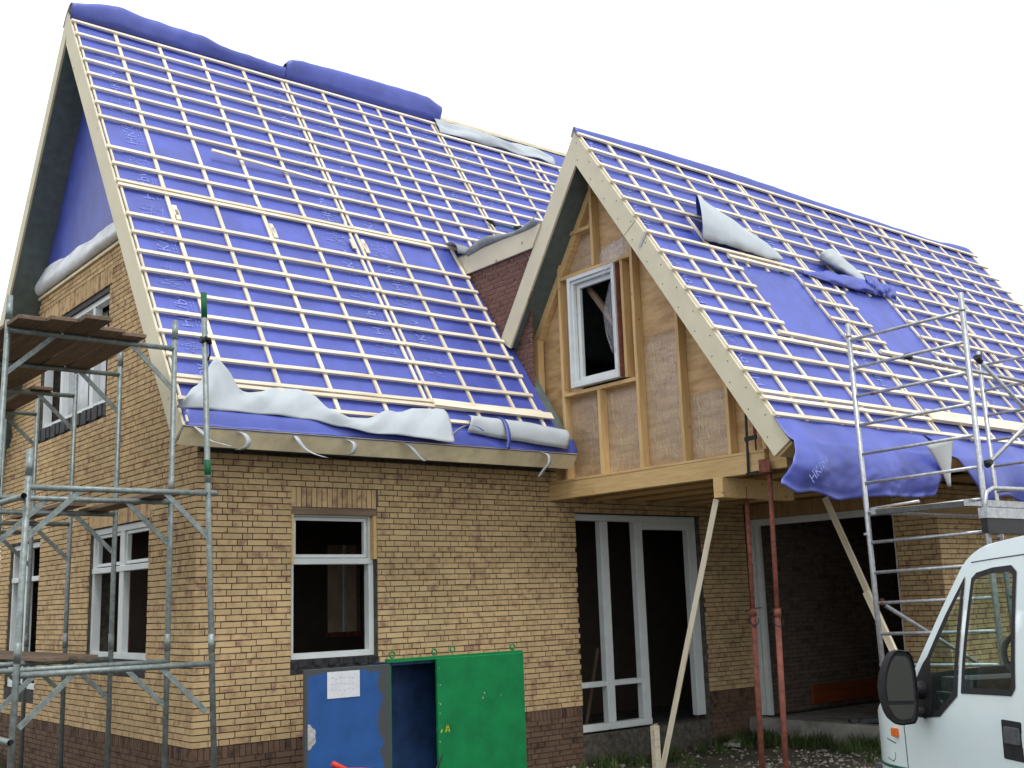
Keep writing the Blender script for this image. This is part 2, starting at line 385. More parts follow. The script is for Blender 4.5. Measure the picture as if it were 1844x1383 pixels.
FW_H = [(1.055, 2.105, .765, 2.345), (5.05, 7.39, -.36, 2.375)]            # front wall openings
GW_H = [(1.22, 3.09, .80, 2.295), (2.69, 5.37, 3.80, 5.265), (5.02, 6.4, .35, 2.29)]
front_wall = wall('front_wall', .014, 8.34, GZ-.1, 2.90, .012, .30, FW_H, 'y', 'mortar', house)
bm = NB()
gable_wall = wall('gable_wall', .301, 6.93, GZ-.1, 5.69, .012, .30, GW_H, 'x', 'mortar', house)
bmesh_cut = bmesh.new(); bmesh_cut.from_mesh(gable_wall.data)
for no_, pt in (((0,-mT[1],mT[0]), (0, mB[0], mB[1]-.30)), ((0,mT[1],mT[0]), (0, 2*YR-mB[0], mB[1]-.30))):
    r = bmesh.ops.bisect_plane(bmesh_cut, geom=bmesh_cut.verts[:]+bmesh_cut.edges[:]+bmesh_cut.faces[:], plane_co=pt, plane_no=no_, clear_outer=True)
bmesh_cut.to_mesh(gable_wall.data); bmesh_cut.free()

# ---- brick laying
BR = []     # (matkey, plane origin fn, a, b, z0, z1, proud, tone)
def lay(u0, u1, z0, z1, holes, P, mk, seed, course=.0625, joint=.011, clip=None, sl=.21, hd=.10):
    rnd = random.Random(seed); n = int(round((z1-z0)/course))
    for c in range(n):
        za, zb = z0+c*course+joint*.5, z0+(c+1)*course-joint*.5
        if zb > z1: break
        u = u0 + (.0 if c % 2 else -.055)
        run = 0
        while u < u1:
            h = rnd.random()
            L = hd if (h < .36 and run < 2) else sl
            run = run+1 if L == hd else 0
            a, b = max(u, u0), min(u+L, u1)
            u += L + joint
            segs = [(a, b)]
            for H in holes:
                if H[2] < (za+zb)/2 < H[3]:
                    ns = []
                    for (p, q) in segs:
                        if q <= H[0] or p >= H[1]: ns.append((p, q)); continue
                        if p < H[0]: ns.append((p, H[0]))
                        if q > H[1]: ns.append((H[1], q))
                    segs = ns
            for (p, q) in segs:
                if q-p < .022: continue
                if clip and not clip(p, q, za, zb): continue
                jz = rnd.uniform(-.0014, .0014)
                BR.append((mk, P, p, q, za+jz, zb+jz, rnd.uniform(.0005, .0045), (rnd.gauss(.165, .05), rnd.random())))
Pf = lambda u, z, d: (u, -d, z)          # front wall, outward -y
Pg = lambda u, z, d: (-d, u, z)          # gable wall, outward -x
SOLF = (1.045, 2.12, 2.345, 2.56); SOLG1 = (1.15, 3.16, 2.295, 2.51); SOLG2 = (2.62, 5.45, 5.265, 5.50)
lay(.003, 8.34, 0.0, 2.9, FW_H+[SOLF, (1.04, 2.12, .62, .765)], Pf, 'yellow_brick', 11)
def gclip(p, q, za, zb):
    return zb < mroof_z(p)-.25 and zb < mroof_z(2*YR-q)-.25
lay(.004, 6.93, 0.0, 5.69, GW_H+[SOLG1, SOLG2, (1.22, 3.09, .62, .80), (2.69, 5.37, 3.64, 3.80), (5.02, 6.4, .19, .35)], Pg, 'yellow_brick', 12, clip=gclip)
# plinth: brown soldier band then brown courses
def soldiers(u0, u1, z0, z1, P, mk, seed, wd=.052, joint=.010, holes=()):
    rnd = random.Random(seed); u = u0
    while u+wd <= u1+.012:
        if not any(h[0] < u+wd/2 < h[1] for h in holes):
            BR.append((mk, P, u, min(u+wd, u1), z0+rnd.uniform(-.002,.002), z1+rnd.uniform(-.002,.002), rnd.uniform(.001,.005), (rnd.gauss(.14,.08), rnd.random())))
        u += wd+joint
PH = [(5.03, 7.40, -2, .0)]
soldiers(.003, 8.34, -.112, -.006, Pf, 'brown_brick', 21, holes=PH); soldiers(.004, 6.93, -.112, -.006, Pg, 'brown_brick', 22)
lay(.003, 8.34, -.112-.0625*10, -.114, PH, Pf, 'brown_brick', 23); lay(.004, 6.93, -.112-.0625*10, -.114, [], Pg, 'brown_brick', 24)
soldiers(*SOLF[:2], SOLF[2]+.006, SOLF[3]-.006, Pf, 'yellow_brick', 25); soldiers(*SOLG1[:2], SOLG1[2]+.006, SOLG1[3]-.006, Pg, 'yellow_brick', 26)
soldiers(*SOLG2[:2], SOLG2[2]+.006, SOLG2[3]-.006, Pg, 'yellow_brick', 27)
# wing: pier facing -x at x=8.35 and front wall at y=-3.05
Pp = lambda u, z, d: (8.35-d, u, z)
Pw = lambda u, z, d: (u, -3.05-d, z)
lay(-3.047, -2.43, -.05, 2.60, [], Pp, 'yellow_brick', 31); lay(8.353, 13.38, -.05, 2.60, [], Pw, 'yellow_brick', 32)
lay(-3.047, -2.43, -.05-.0625*10, -.052, [], Pp, 'brown_brick', 33); lay(8.353, 13.38, -.05-.0625*10, -.052, [], Pw, 'brown_brick', 34)
# red brick cheek between the two roofs
Pc = lambda u, z, d: (4.46-d, u, z)
def cclip(p, q, za, zb):
    return za > mroof_z(p)-.30
Pc2 = lambda u, z, d: (4.345-d, u, z)
lay(.01, .75, 3.6, 5.25, [], Pc, 'red_brick', 41, course=.066, joint=.014, clip=cclip)
lay(-.26, 1.32, 4.63, 5.69, [], Pc2, 'red_brick', 42, course=.066, joint=.014, clip=lambda p, q, za, zb: za > mroof_z(p)-.40 and za > wback_z(q)-.15)

def brickbox(verts, faces, tones, B):
    mk, P, a, b, za, zb, d, tone = B
    i = len(verts); bk = -.02
    for dd in (d, bk):
        for (u, z) in ((a, za), (b, za), (b, zb), (a, zb)): verts.append(P(u, z, dd))
    faces += [(i,i+1,i+2,i+3),(i+4,i+7,i+6,i+5),(i,i+4,i+5,i+1),(i+1,i+5,i+6,i+2),(i+2,i+6,i+7,i+3),(i+3,i+7,i+4,i)]
    tones += [tone]*6
def brickmesh(name, lst):
    keys = []
    verts, faces, tones, mi = [], [], [], []
    for B in lst:
        if B[0] not in keys: keys.append(B[0])
        brickbox(verts, faces, tones, B); mi += [keys.index(B[0])]*6
    me = bpy.data.meshes.new(name); me.from_pydata(verts, [], faces)
    at = me.attributes.new('tone', 'FLOAT_COLOR', 'FACE')
    at.data.foreach_set('color', [c for t in tones for c in (t[0], t[1], 0, 1)])
    me.polygons.foreach_set('material_index', mi)
    me.update()
    bm_ = bmesh.new(); bm_.from_mesh(me); bmesh.ops.recalc_face_normals(bm_, faces=bm_.faces[:]); bm_.to_mesh(me); bm_.free()
    return me, keys
# the ~300 bricks that show largest: front wall from the corner to past the window, above the box
def size_key(B):
    mk, P, a, b, za, zb, d, t = B
    c = Vector(P((a+b)/2, (za+zb)/2, 0)); v = CAM-c
    n = Vector(P(0,0,1))-Vector(P(0,0,0))
    vis = 1. if not (P is Pf and (za < .72 and .55 < a < 3.4)) and not (P is Pf and za < -.35) else .2
    return (b-a)*(zb-za)*max(.0, n.dot(v)/v.length)/v.length**2*vis
cand = [i for i, B in enumerate(BR) if B[1] is Pf and B[0] == 'yellow_brick']
cand.sort(key=lambda i: -size_key(BR[i])); pick = set(cand[:300])
for i in sorted(pick):
    me, keys = brickmesh('brick', [BR[i]]); obj('brick', me, keys, front_wall)
me, keys = brickmesh('brickwork', [B for i, B in enumerate(BR) if i not in pick])
obj('brickwork', me, keys, house, kind='stuff')

# ---- other walls and the inside
wall('rear_wall', .301, 13.38, GZ-.1, 2.9, 6.65, 6.93, [(2.2, 3.6, .6, 2.2), (7, 8.4, .6, 2.2)], 'y', 'mortar', house)
pris('end_wall', [(.0,GZ),(6.93,GZ),(6.93,2.7),(YR,8.6),(-1.0,6.4),(-3.04,3.1),(-3.04,GZ)], 13.1, 13.38, 'mortar', house)
wall('wing_front_wall', 8.353, 13.09, GZ-.1, 2.62, -3.038, -2.80, [], 'y', 'mortar', house)
bbox('wing_pier', 8.362, 8.60, -2.799, -2.43, GZ-.1, 2.62, 'mortar', house)
wall('partition_wall', .31, 4.55, -.4, 2.6, 3.3, 3.4, [(3.36, 3.88, .95, 2.15)], 'y', 'dark_inside', house)
bbox('inner_sill', 3.34, 3.90, 3.26, 3.42, .88, .949, 'prop_red', house)
bbox('inner_jamb', 3.66, 3.70, 3.36, 3.40, .95, 2.15, 'white_frame', house)
bbox('partition_wall', 4.56, 4.66, .31, 6.6, -.4, 2.6, 'inside_wall_lit', house)
bbox('partition_wall', 4.7, 13.0, 2.2, 2.3, -.4, 2.6, 'dark_inside', house)
bbox('floor_slab', .31, 13.05, .31, 6.6, -.52, -.40, 'concrete_dark', house)
bbox('ceiling_slab', .31, 13.05, .31, 6.6, 2.62, 2.74, 'dark_inside', house)
# inner brick wall of the room behind the wing opening
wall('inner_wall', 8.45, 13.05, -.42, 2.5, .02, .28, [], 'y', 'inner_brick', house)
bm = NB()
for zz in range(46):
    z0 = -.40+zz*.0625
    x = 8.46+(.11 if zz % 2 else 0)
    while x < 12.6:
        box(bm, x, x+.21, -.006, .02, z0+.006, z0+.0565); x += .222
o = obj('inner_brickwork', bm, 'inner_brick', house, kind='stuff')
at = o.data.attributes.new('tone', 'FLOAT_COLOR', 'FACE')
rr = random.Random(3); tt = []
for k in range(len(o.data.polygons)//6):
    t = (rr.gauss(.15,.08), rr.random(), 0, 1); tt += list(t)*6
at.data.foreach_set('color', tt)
bbox('wing_floor', 8.37, 13.05, -2.79, -.02, -.70, -.43, 'concrete', house)
bbox('threshold_beam', 8.16, 8.365, -3.0, .06, GZ-.3, -.40, 'concrete', house, bev=.012)
bbox('door_footing', 5.03, 7.41, .02, .28, GZ-.2, -.361, 'concrete_dark', house)
bbox('wing_ceiling', 4.74, 13.05, -3.0, -.01, 2.56, 2.66, 'ceiling_board', house)
for x in (5.25, 5.85, 6.45, 7.05, 7.65):
    bbox('ceiling_joist', x, x+.06, -3.3, -.02, 2.515, 2.555, 'gable_timber', house)

# ---- windows
def frame_y(name, x0, x1, z0, z1, y0, dp, w, parent, bars=(), mat='white_frame', sashes=()):
    """window frame in a wall facing -y. bars: ('v',x,w,z0,z1) / ('h',z,w,x0,x1)"""
    root = wall(name, x0, x1, z0, z1, y0, y0+dp, [(x0+w, x1-w, z0+w, z1-w)], 'y', mat, parent)
    for b in bars:
        if b[0] == 'v': bbox('mullion', b[1]-b[2]/2, b[1]+b[2]/2, y0+.004, y0+dp-.004, b[3], b[4], mat, root, bev=.006)
        else: bbox('transom', b[3], b[4], y0-.012, y0+dp-.006, b[1]-b[2]/2, b[1]+b[2]/2, mat, root, bev=.006)
    for (a, b_, c, d) in sashes:
        o = wall('sash', a, b_, c, d, y0+.03, y0+.075, [(a+.035, b_-.035, c+.035, d-.035)], 'y', mat, root)
    return root
def frame_x(name, y0_, y1_, z0, z1, x0, dp, w, parent, bars=(), mat='white_frame', sashes=()):
    root = wall(name, y0_, y1_, z0, z1, x0, x0+dp, [(y0_+w, y1_-w, z0+w, z1-w)], 'x', mat, parent)
    for b in bars:
        if b[0] == 'v': bbox('mullion', x0+.004, x0+dp-.004, b[1]-b[2]/2, b[1]+b[2]/2, b[3], b[4], mat, root, bev=.006)
        else: bbox('transom', x0-.012, x0+dp-.006, b[3], b[4], b[1]-b[2]/2, b[1]+b[2]/2, mat, root, bev=.006)
    for (a, b_, c, d) in sashes:
        wall('sash', a, b_, c, d, x0+.03, x0+.075, [(a+.035, b_-.035, c+.035, d-.035)], 'x', mat, root)
    return root
# front window: frame sits 6 cm back, brick-slip packing at the upper jambs, timber head
fwin = frame_y('window', 1.06, 2.10, .772, 2.315, .085, .09, .06, house, [('h', 1.78, .065, 1.07, 2.09)], sashes=[(1.125, 2.035, 1.82, 2.25)])
bbox('head_board', 1.056, 2.104, .012, .084, 2.272, 2.344, 'plank', fwin)
bbox('jamb_packing', 2.062, 2.104, .012, .084, 1.80, 2.271, 'gable_timber', fwin)
bbox('jamb_packing', 1.056, 1.082, .012, .084, 1.74, 2.271, 'gable_timber', fwin)
bm = NB()
for i in range(24):
    x = 1.05+i*1.06/24; box(bm, x, x+1.06/24, .004+.008*math.sin(i*1.7), .05, .70+.006*math.sin(i*2.3), .768)
box(bm, 1.05, 2.11, .010, .02, .62, .699)
obj('sill_flashing', bm, 'dark_flashing', fwin)
# ground floor gable window (two bays)
gwin = frame_x('window', 1.225, 3.085, .805, 2.29, .045, .09, .065, house, [('v', 2.15, .13, .81, 2.285), ('h', 1.80, .065, 1.235, 3.075)], sashes=[(1.30,2.08,1.85,2.22),(2.22,3.02,1.85,2.22)])
bbox('sill_flashing', .006, .044, 1.22, 3.09, .63, .80, 'dark_flashing', gwin)
bbox('red_post', .24, .299, 2.5, 2.62, .82, 2.28, 'prop_red', gwin)
gwin2 = frame_x('window', 5.025, 6.395, .355, 2.285, .045, .09, .065, house, [('v', 5.75, .10, .36, 2.28), ('h', 1.80, .065, 5.03, 6.39)])
bbox('sill_flashing', .006, .044, 5.02, 6.40, .19, .35, 'dark_flashing', gwin2)
# upper gable window with white sheets behind
gwin3 = frame_x('window', 2.70, 5.365, 3.81, 5.20, .055, .10, .065, house, [('v', 3.42, .09, 3.82, 5.19), ('v', 4.62, .09, 3.82, 5.19)])
bm = NB()
for i in range(20):
    y = 2.69+i*2.68/20; box(bm, .0-.01*(i%3), .06, y, y+2.68/20, 3.645+.012*math.sin(i*2.1), 3.805)
obj('sill_flashing', bm, 'dark_flashing', gwin3)
bbox('head_gap', .02, .054, 2.70, 5.365, 5.201, 5.262, 'dark_flashing', gwin3)
for (a, b_, z1) in ((3.0,3.36,5.1),(3.47,4.05,5.15),(4.12,4.56,5.1),(4.7,4.98,5.12)):
    sheet('white_panel', lambda u, v, a=a, b_=b_, z1=z1: (.24+.02*math.sin(u*9), b_+(a-b_)*u, 3.86+(z1-3.86)*v), 10, 4, ('white_sheet','white_sheet'), gwin3)
bbox('upper_floor', .31, 13.0, .31, 6.6, 3.40, 3.50, 'dark_inside', house)
bbox('upper_partition', .9, .98, 1.8, 5.6, 3.51, 5.6, 'dark_inside', house)
# porch door frame: two tall lights, low panels, door opening
df = obj('door_frame', NB(), 'white_frame', house)
bmf = NB()
yy0, yy1 = .09, .19
box(bmf, 5.055, 7.385, yy0, yy1, 2.285, 2.368)
box(bmf, 5.055, 5.085, yy0, yy1, -.25, 2.284); box(bmf, 5.565, 5.70, yy0, yy1, -.25, 2.284); box(bmf, 6.19, 6.335, yy0, yy1, -.25, 2.284)
box(bmf, 7.22, 7.385, yy0, yy1, -.30, 2.284)
box(bmf, 6.336, 7.219, yy0, yy1, 2.185, 2.284)
box(bmf, 5.055, 6.335, yy0-.01, yy1, -.335, -.251)
for a, b_ in ((5.086, 5.564), (5.701, 6.189)): box(bmf, a, b_, yy0+.004, yy1-.004, .195, .262)
bmesh.ops.bevel(bmf, geom=bmf.edges[:], offset=.006, segments=1, affect='EDGES')
bmf.to_mesh(df.data); bmf.free()
# wing opening frame (facing -x)
wf = obj('opening_frame', NB(), 'white_frame', house)
bmf = NB()
box(bmf, 8.37, 8.46, -2.42, .0, 2.24, 2.33); box(bmf, 8.37, 8.46, -.11, .0, -.385, 2.239); box(bmf, 8.40, 8.46, -.20, -.125, -.385, 2.239); box(bmf, 8.39, 8.46, -2.42, -2.39, -.385, 2.239)
bmf.to_mesh(wf.data); bmf.free()
bbox('lintel', 8.366, 8.6, -2.44, .0, 2.335, 2.55, 'ceiling_board', house)

# ------------------------------------------------------------------ main roof
XE = 13.6
mroof = obj('roof', NB(), 'soffit', house)
bm = NB()
eb = (mB[0]-mN[0]*.2, mB[1]-mN[1]*.2)
def mpt(s, h): return (mB[0]+s*mT[0]+h*mN[0], mB[1]+s*mT[1]+h*mN[1])
def mir(p): return (2*YR-p[0], p[1])
prism(bm, [mpt(0,0), (YR, ZR), (YR, ZR-.358), mpt(0,-.2)], -.394, 4.60)
prism(bm, [mpt(3.0,0), (YR, ZR), (YR, ZR-.358), mpt(3.0,-.2)], 4.601, XE)
prism(bm, [mir(mpt(0,0)), (YR+.001, ZR), (YR+.001, ZR-.358), mir(mpt(0,-.2))], -.394, XE)
bm.to_mesh(mroof.data); bm.free()
def gridroof(name, F, x0, x1, s0, s1, nx, nsg, parent, amp=.004):
    bm = NB(); V = []
    for i in range(nx+1):
        r = []
        for j in range(nsg+1):
            X = x0+(x1-x0)*i/nx; s = s0+(s1-s0)*j/nsg
            r.append(bm.verts.new(F(X, s, .007+amp*nz(X*3.1, s*3.3, 1.7)+amp*.9*nz(X*7+s*4, s*7-X*5, 7))))
        V.append(r)
    for i in range(nx):
        for j in range(nsg): bm.faces.new((V[i][j], V[i+1][j], V[i+1][j+1], V[i][j+1])).smooth = True
    return obj(name, bm, 'membrane', parent)
gridroof('membrane', MR, -.385, 4.45, .0, 7.25, 60, 90, mroof)
gridroof('membrane', MR, 4.451, XE-.02, 3.02, 7.25, 60, 50, mroof)
sheet('membrane', lambda u, v: ((-.385)+(XE-.4)*u, 2*YR-mpt(7.25*v,.006)[0], mpt(7.25*v,.006)[1]), 4, 2, ('membrane','membrane'), mroof)
# counter-battens (up the slope) and tile battens (across)
MC = [(.16,.045),(.765,.045),(1.375,.045),(1.995,.045),(2.605,.036),(2.685,.036),(3.285,.045),(3.895,.045),(4.255,.042),(4.68,.045),(5.275,.036),(5.345,.036),(5.95,.045),(6.575,.045),(7.19,.042),(7.35,.042),(7.85,.045),(8.47,.045),(9.1,.045)]
for X, wd in MC:
    s0 = .25 if X < 4.3 else 3.12
    s1 = 7.09 if X < 5.4 else 6.83
    k = 0
    s = s0
    while s < s1-.02:                      # lengths butted end to end
        e = min(s+(3.55 if k == 0 and X < 4.3 else 3.7), s1)
        dx = random.uniform(-.006,.006)
        beam('counter_batten', MR(X+dx, s, .012), MR(X+dx+random.uniform(-.006,.006), e-.004, .012), wd, .022, mUP, 'pine', mroof); s = e; k += 1
beam('counter_batten', MR(-.372, .02, .008), MR(-.372, 7.1, .008), .022, .026, mUP, 'pine', mroof)
MBt = [(.31,0),(.54,0),(.605,0),(.898,0),(1.236,0),(1.545,0),(1.857,0),(2.167,0),(2.47,0),(2.785,0),(3.095,0),(3.615,1),(3.69,0),(4.01,0),(4.319,0),(4.63,2),(4.933,0),(5.228,0),(5.541,0),(5.845,0),(6.15,0),(6.444,0),(6.755,0),(7.054,3)]
for s, fl in MBt:
    x0, x1 = -.415, (4.30 if s < 3.2 else 9.4)
    if fl == 1: x1 = 3.87
    if fl == 2: x0 = .93
    if fl == 3: x1 = 5.36
    cuts = [x0]
    for jx in (2.645, 5.31): 
        if x0 < jx < x1-.2: cuts.append(jx)
    cuts.append(x1)
    for a, b_ in zip(cuts, cuts[1:]):
        ds = random.uniform(-.006, .006)
        lift = .06 if (fl == 2 and a < 1) else 0
        if lift: beam('tile_batten', MR(a, s+.02, .034+lift), MR(b_-.003, s, .034), .046, .026, mUP, 'pine', mroof)
        else: beam('tile_batten', MR(a+random.uniform(-.008,.008)*(a<0), s+ds, .034), MR(b_-.003, s+ds+random.uniform(-.005,.005), .034), .046, .026, mUP, 'pine', mroof, warp=.0025)
beam('tile_batten', MR(2.66, .575, .061), MR(4.42, .535, .061), .10, .022, mUP, 'pine', mroof)
for X, s in ((.20,3.32),(.21,3.24),(1.42,3.33),(1.43,3.25),(2.55,3.34),(2.74,3.30),(2.73,3.38)):
    beam('splice_block', MR(X, s-.09, .034), MR(X, s+.09, .034), .05, .02, mUP, 'pine', mroof)
# verge boards and eave board
for nm, m_ in (('front', lambda p: p), ('rear', mir)):
    poly = [m_(mpt(-.01,.012)), (YR+(-.0008 if nm=='front' else .0008), ZR+.02), (YR+(-.0008 if nm=='front' else .0008), ZR-(.45 if nm=='front' else .32)), m_(mpt(-.01,-.255 if nm=='front' else -.18))]
    pris('verge_board', poly, -.42, -.395, 'verge_paint', mroof)
pris('eave_board', [(-.606,3.028),(-.462,2.858),(-.440,2.874),(-.584,3.046)], -.394, 4.60, 'pine_edge', mroof)
pris('eave_soffit', [(-.452,2.868),(-.004,2.902),(-.004,3.3),(-.43,2.92)], .004, 4.58, 'dark_flashing', mroof)  # near-black filler: the shade of the gap under the eave, put in as colour
beam('ridge_board', (5.4, YR, ZR-.005), (XE, YR, ZR-.005), .05, .05, (0,0,1), 'pine_edge', mroof)
# gable cladding: membrane above the brick, white rolled end and ledge
gt = [(2.0, 5.73), (2*YR-2.0, 5.73)]
def gz(y): return mroof_z(y if y < YR else 2*YR-y)-.30
pris('gable_membrane', [(1.30,5.735), (2*YR-1.30,5.735), (YR, gz(YR)-.02)], -.012, .012, 'membrane', house)
bbox('gable_ledge', -.035, .03, 1.25, 2*YR-1.25, 5.692, 5.73, 'pine_edge', house)
def roll(u, v):
    y = 1.35+4.28*u
    top = .25+.035*(y-2.4)+.05*nz(y*1.3, 2, 1)+.02*nz(y*4, 1, 1)
    k = abs(((y*.9+v*.5) % 1)-.5)
    return (-.03-.075*math.sin(math.pi*min(1,v*1.05)**.7)*(1+.35*nz(y*2.3, v*2, 0))-.03*k*v, y, 5.745+top*v-.03*math.sin(math.pi*v)*(1-v))
sheet('gable_membrane_roll', lambda u, v: roll(1-u, v), 60, 10, ('white_sheet','white_sheet'), house)

# ---- loose eave flap on the main roof
FL = [(-.451,.17),(.11,.18),(.958,.16),(1.297,.07),(1.604,.0),(2.107,-.03),(2.62,-.06)]
FU = [(-.46,.16),(-.243,.408),(.009,.735),(.123,.60),(.229,.445),(.469,.455),(.736,.585),(.908,.54),(1.037,.445),(1.208,.31),(1.396,.22),(1.674,.22),(2.022,.365),(2.347,.43),(2.70,.44)]
def flap(u, v):
    X = -.455+u*3.12
    lo, hi = lerp(FL, X), lerp(FU, X)
    s = lo+(hi-lo)*v
    cr_ = abs(((X*1.35+v*.35+.2) % 1)-.5)*2; cr2 = abs(((X*2.3-v*.9+.6) % 1)-.5)*2
    h = .055+.035*math.sin(math.pi*v) + .055*(cr_-.45)*(.25+v) + .03*(cr2-.5)*(.4+.6*v) + (.16*math.exp(-((X-.0)/.18)**2)*v*v) - .045*math.exp(-((X-.32)/.12)**2)*v + .03*v
    if X > 1.1: h += .05*(1-v)*min(1,(X-1.1)/.8)
    return MR(X+(.06*v if X > 2.3 else 0), s, max(h, .03))
sheet('eave_membrane', lambda u, v: MR(4.60-5.0*u, .19-.205*v, .045-.055*v*v+.006*nz(u*14, v*2, 0)), 60, 6, ('membrane','membrane_back'), mroof)
sheet('membrane_flap', flap, 110, 16, ('membrane_back','membrane'), mroof)
def flap2(u, v):
    X = 2.95+u*1.44
    lo = lerp([(2.9,.147),(3.5,.074),(4.35,.006)], X); hi = lerp([(3.0,.405),(3.65,.394),(4.47,.307)], X)
    return MR(X+.11*v, lo+(hi-lo)*v, .05+.10*math.sin(math.pi*v*.9)+.012*nz(X*4, v*3, 9)+.02*(1-v))
sheet('membrane_flap', flap2, 36, 8, ('membrane_back','membrane'), mroof)
# curled tie strips under the eave
def strip(name, pts, wd, parent, mats=('membrane_back','membrane')):
    P = [Vector(p) for p in pts]; n = len(P)-1
    def fn(u, v):
        t = u*n; i = min(int(t), n-1); f = t-i
        p0, p1, p2, p3 = P[max(i-1,0)], P[i], P[i+1], P[min(i+2,n)]
        p = .5*((2*p1)+(p2-p0)*f+(2*p0-5*p1+4*p2-p3)*f*f+(-p0+3*p1-3*p2+p3)*f**3)
        return p+Vector(((v-.5)*wd, (v-.5)*wd*.25, 0))
    return sheet(name, fn, 14, 1, mats, parent, .002)
def eb_(x, y, z): return (x, y, z)
for pts in ([(-.28,-.60,3.02),(-.22,-.62,2.96),(-.14,-.60,2.90),(-.02,-.58,2.88),(.10,-.57,2.86)],
            [(.17,-.60,3.0),(.20,-.66,2.97),(.225,-.68,2.90),(.20,-.66,2.84),(.14,-.62,2.82)],
            [(.78,-.60,3.0),(.79,-.64,2.95),(.85,-.64,2.88),(.96,-.63,2.83),(1.12,-.61,2.80)],
            [(1.38,-.60,3.0),(1.41,-.66,2.97),(1.42,-.68,2.91),(1.39,-.66,2.85),(1.33,-.63,2.84)],
            [(2.03,-.60,3.02),(2.10,-.65,2.99),(2.16,-.67,2.93),(2.22,-.66,2.87),(2.32,-.63,2.82)],
            [(4.03,-.60,3.02),(4.08,-.66,2.98),(4.07,-.68,2.88),(4.00,-.66,2.80),(3.95,-.63,2.72)]):
    strip('tie_strip', pts, .06, mroof)
strip('tie_strip', [MR(2.62,.0,.06),MR(2.72,.07,.15),MR(2.86,.13,.19),MR(2.98,.12,.2),MR(3.06,.06,.2)], .05, mroof, ('membrane','membrane_back'))
strip('tie_strip', [MR(3.50,.42,.09),MR(3.48,.30,.17),MR(3.46,.16,.19),MR(3.44,.02,.16),MR(3.40,-.1,.1)], .06, mroof, ('membrane','membrane'))
# ---- membrane bulging over the ridge
def ridgeflap(x0, x1, top, sb):
    def fn(u, v):
        X = x0+(x1-x0)*u; zt = lerp(top, X)
        p0 = MR(X, sb, .03); p2 = Vector((X, 2*YR-p0.y, p0.z)); 
        hgt = zt-p0.z; c = Vector((X, YR-.10, p0.z+2*hgt))
        wob = .035*nz(X*1.9, v*2, 5)+.012*nz(X*6, v*4, 2)
        p = p0*(1-v)**2+c*2*v*(1-v)+p2*v*v
        p = p+Vector((0, -.10*math.sin(math.pi*v)*(1-v)*2, 0))
        p.y -= wob; p.z += wob*.5*math.sin(math.pi*v)
        return p
    return fn
sheet('ridge_membrane', lambda u, v: ridgeflap(-.43, 2.66, [(-.43,9.16),(-.30,9.19),(-.02,9.27),(.2,9.31),(.56,9.27),(.94,9.25),(1.37,9.24),(1.63,9.17),(2.66,9.14)], 7.10)(u, v), 60, 12, ('membrane','membrane_back'), mroof)
sheet('ridge_membrane', lambda u, v: ridgeflap(2.67, 5.46, [(2.67,9.20),(2.75,9.28),(3.3,9.33),(4.97,9.37),(5.22,9.34),(5.46,9.24)], 7.10)(u, v), 50, 12, ('membrane','membrane_back'), mroof)
def wsheet(u, v):
    X = 5.33+2.45*u
    lo = 6.80+.03*nz(X*2,0,0); hi = lerp([(5.3,7.13),(5.9,7.19),(6.3,7.12),(6.7,7.06),(7.4,7.17),(7.78,7.03)], X)
    return MR(X, lo+(hi-lo)*v, .045+.09*math.sin(math.pi*v)*(.5+.5*math.sin(X*3.2))+.05*nz(X*2.5, v*3, 3)+.03)
sheet('loose_white_membrane', wsheet, 50, 8, ('membrane_back','membrane'), mroof)

# ---- print on the membrane (HK/bv, small lines and a looped scrawl)
def text_mesh(body, size):
    c = bpy.data.curves.new('t', 'FONT'); c.body = body; c.size = size; c.resolution_u = 2
    o = bpy.data.objects.new('t', c); col.objects.link(o)
    dg = bpy.context.evaluated_depsgraph_get(); me = bpy.data.meshes.new_from_object(o.evaluated_get(dg))
    bpy.data.objects.remove(o); return me
tm = text_mesh('HK/bv', .20); tm.name = 'print_text'; tm.materials.clear(); tm.materials.append(MATS['print'])
def strokes(lst, wd):
    bm = NB()
    for pl in lst:
        for (a, b_) in zip(pl, pl[1:]):
            a, b_ = Vector((*a, 0)), Vector((*b_, 0)); d = (b_-a).normalized(); n_ = Vector((-d.y, d.x, 0))*wd/2
            bm.faces.new([bm.verts.new(p) for p in (a-n_, b_-n_, b_+n_, a+n_)])
    return bm
scr = [[(i*.036+.02*math.sin(i*2.2), (.17 if i % 2 else -.05)+.05*math.sin(i*1.3)) for i in range(10)], [(.02,.03),(.16,.07),(.36,.02)], [(.05,-.10),(.2,-.07),(.33,-.10)]]
me_s = bpy.data.meshes.new('print_scrawl'); b0 = strokes(scr, .0075); b0.to_mesh(me_s); b0.free(); me_s.materials.append(MATS['print'])
lin = [[(.02+k*.06, -.045-r*.036), (.065+k*.06, -.045-r*.036)] for r in range(2) for k in range(7)]
me_l = bpy.data.meshes.new('print_lines'); b0 = strokes(lin, .009); b0.to_mesh(me_l); b0.free(); me_l.materials.append(MATS['print'])
def place_print(me, F, X, s, parent, up, xdir=Vector((1,0,0)), sdir=None, h=.0125):
    p = F(X, s, h); sx = (F(X, s+1, h)-p).normalized(); n_ = Vector(up).normalized(); y = n_.cross(sx)
    W = Matrix((sx, y, n_)).transposed().to_4x4(); W.translation = p
    o = bpy.data.objects.new('print', me); col.objects.link(o); attach(o, parent, W); return o
rnd = random.Random(5)
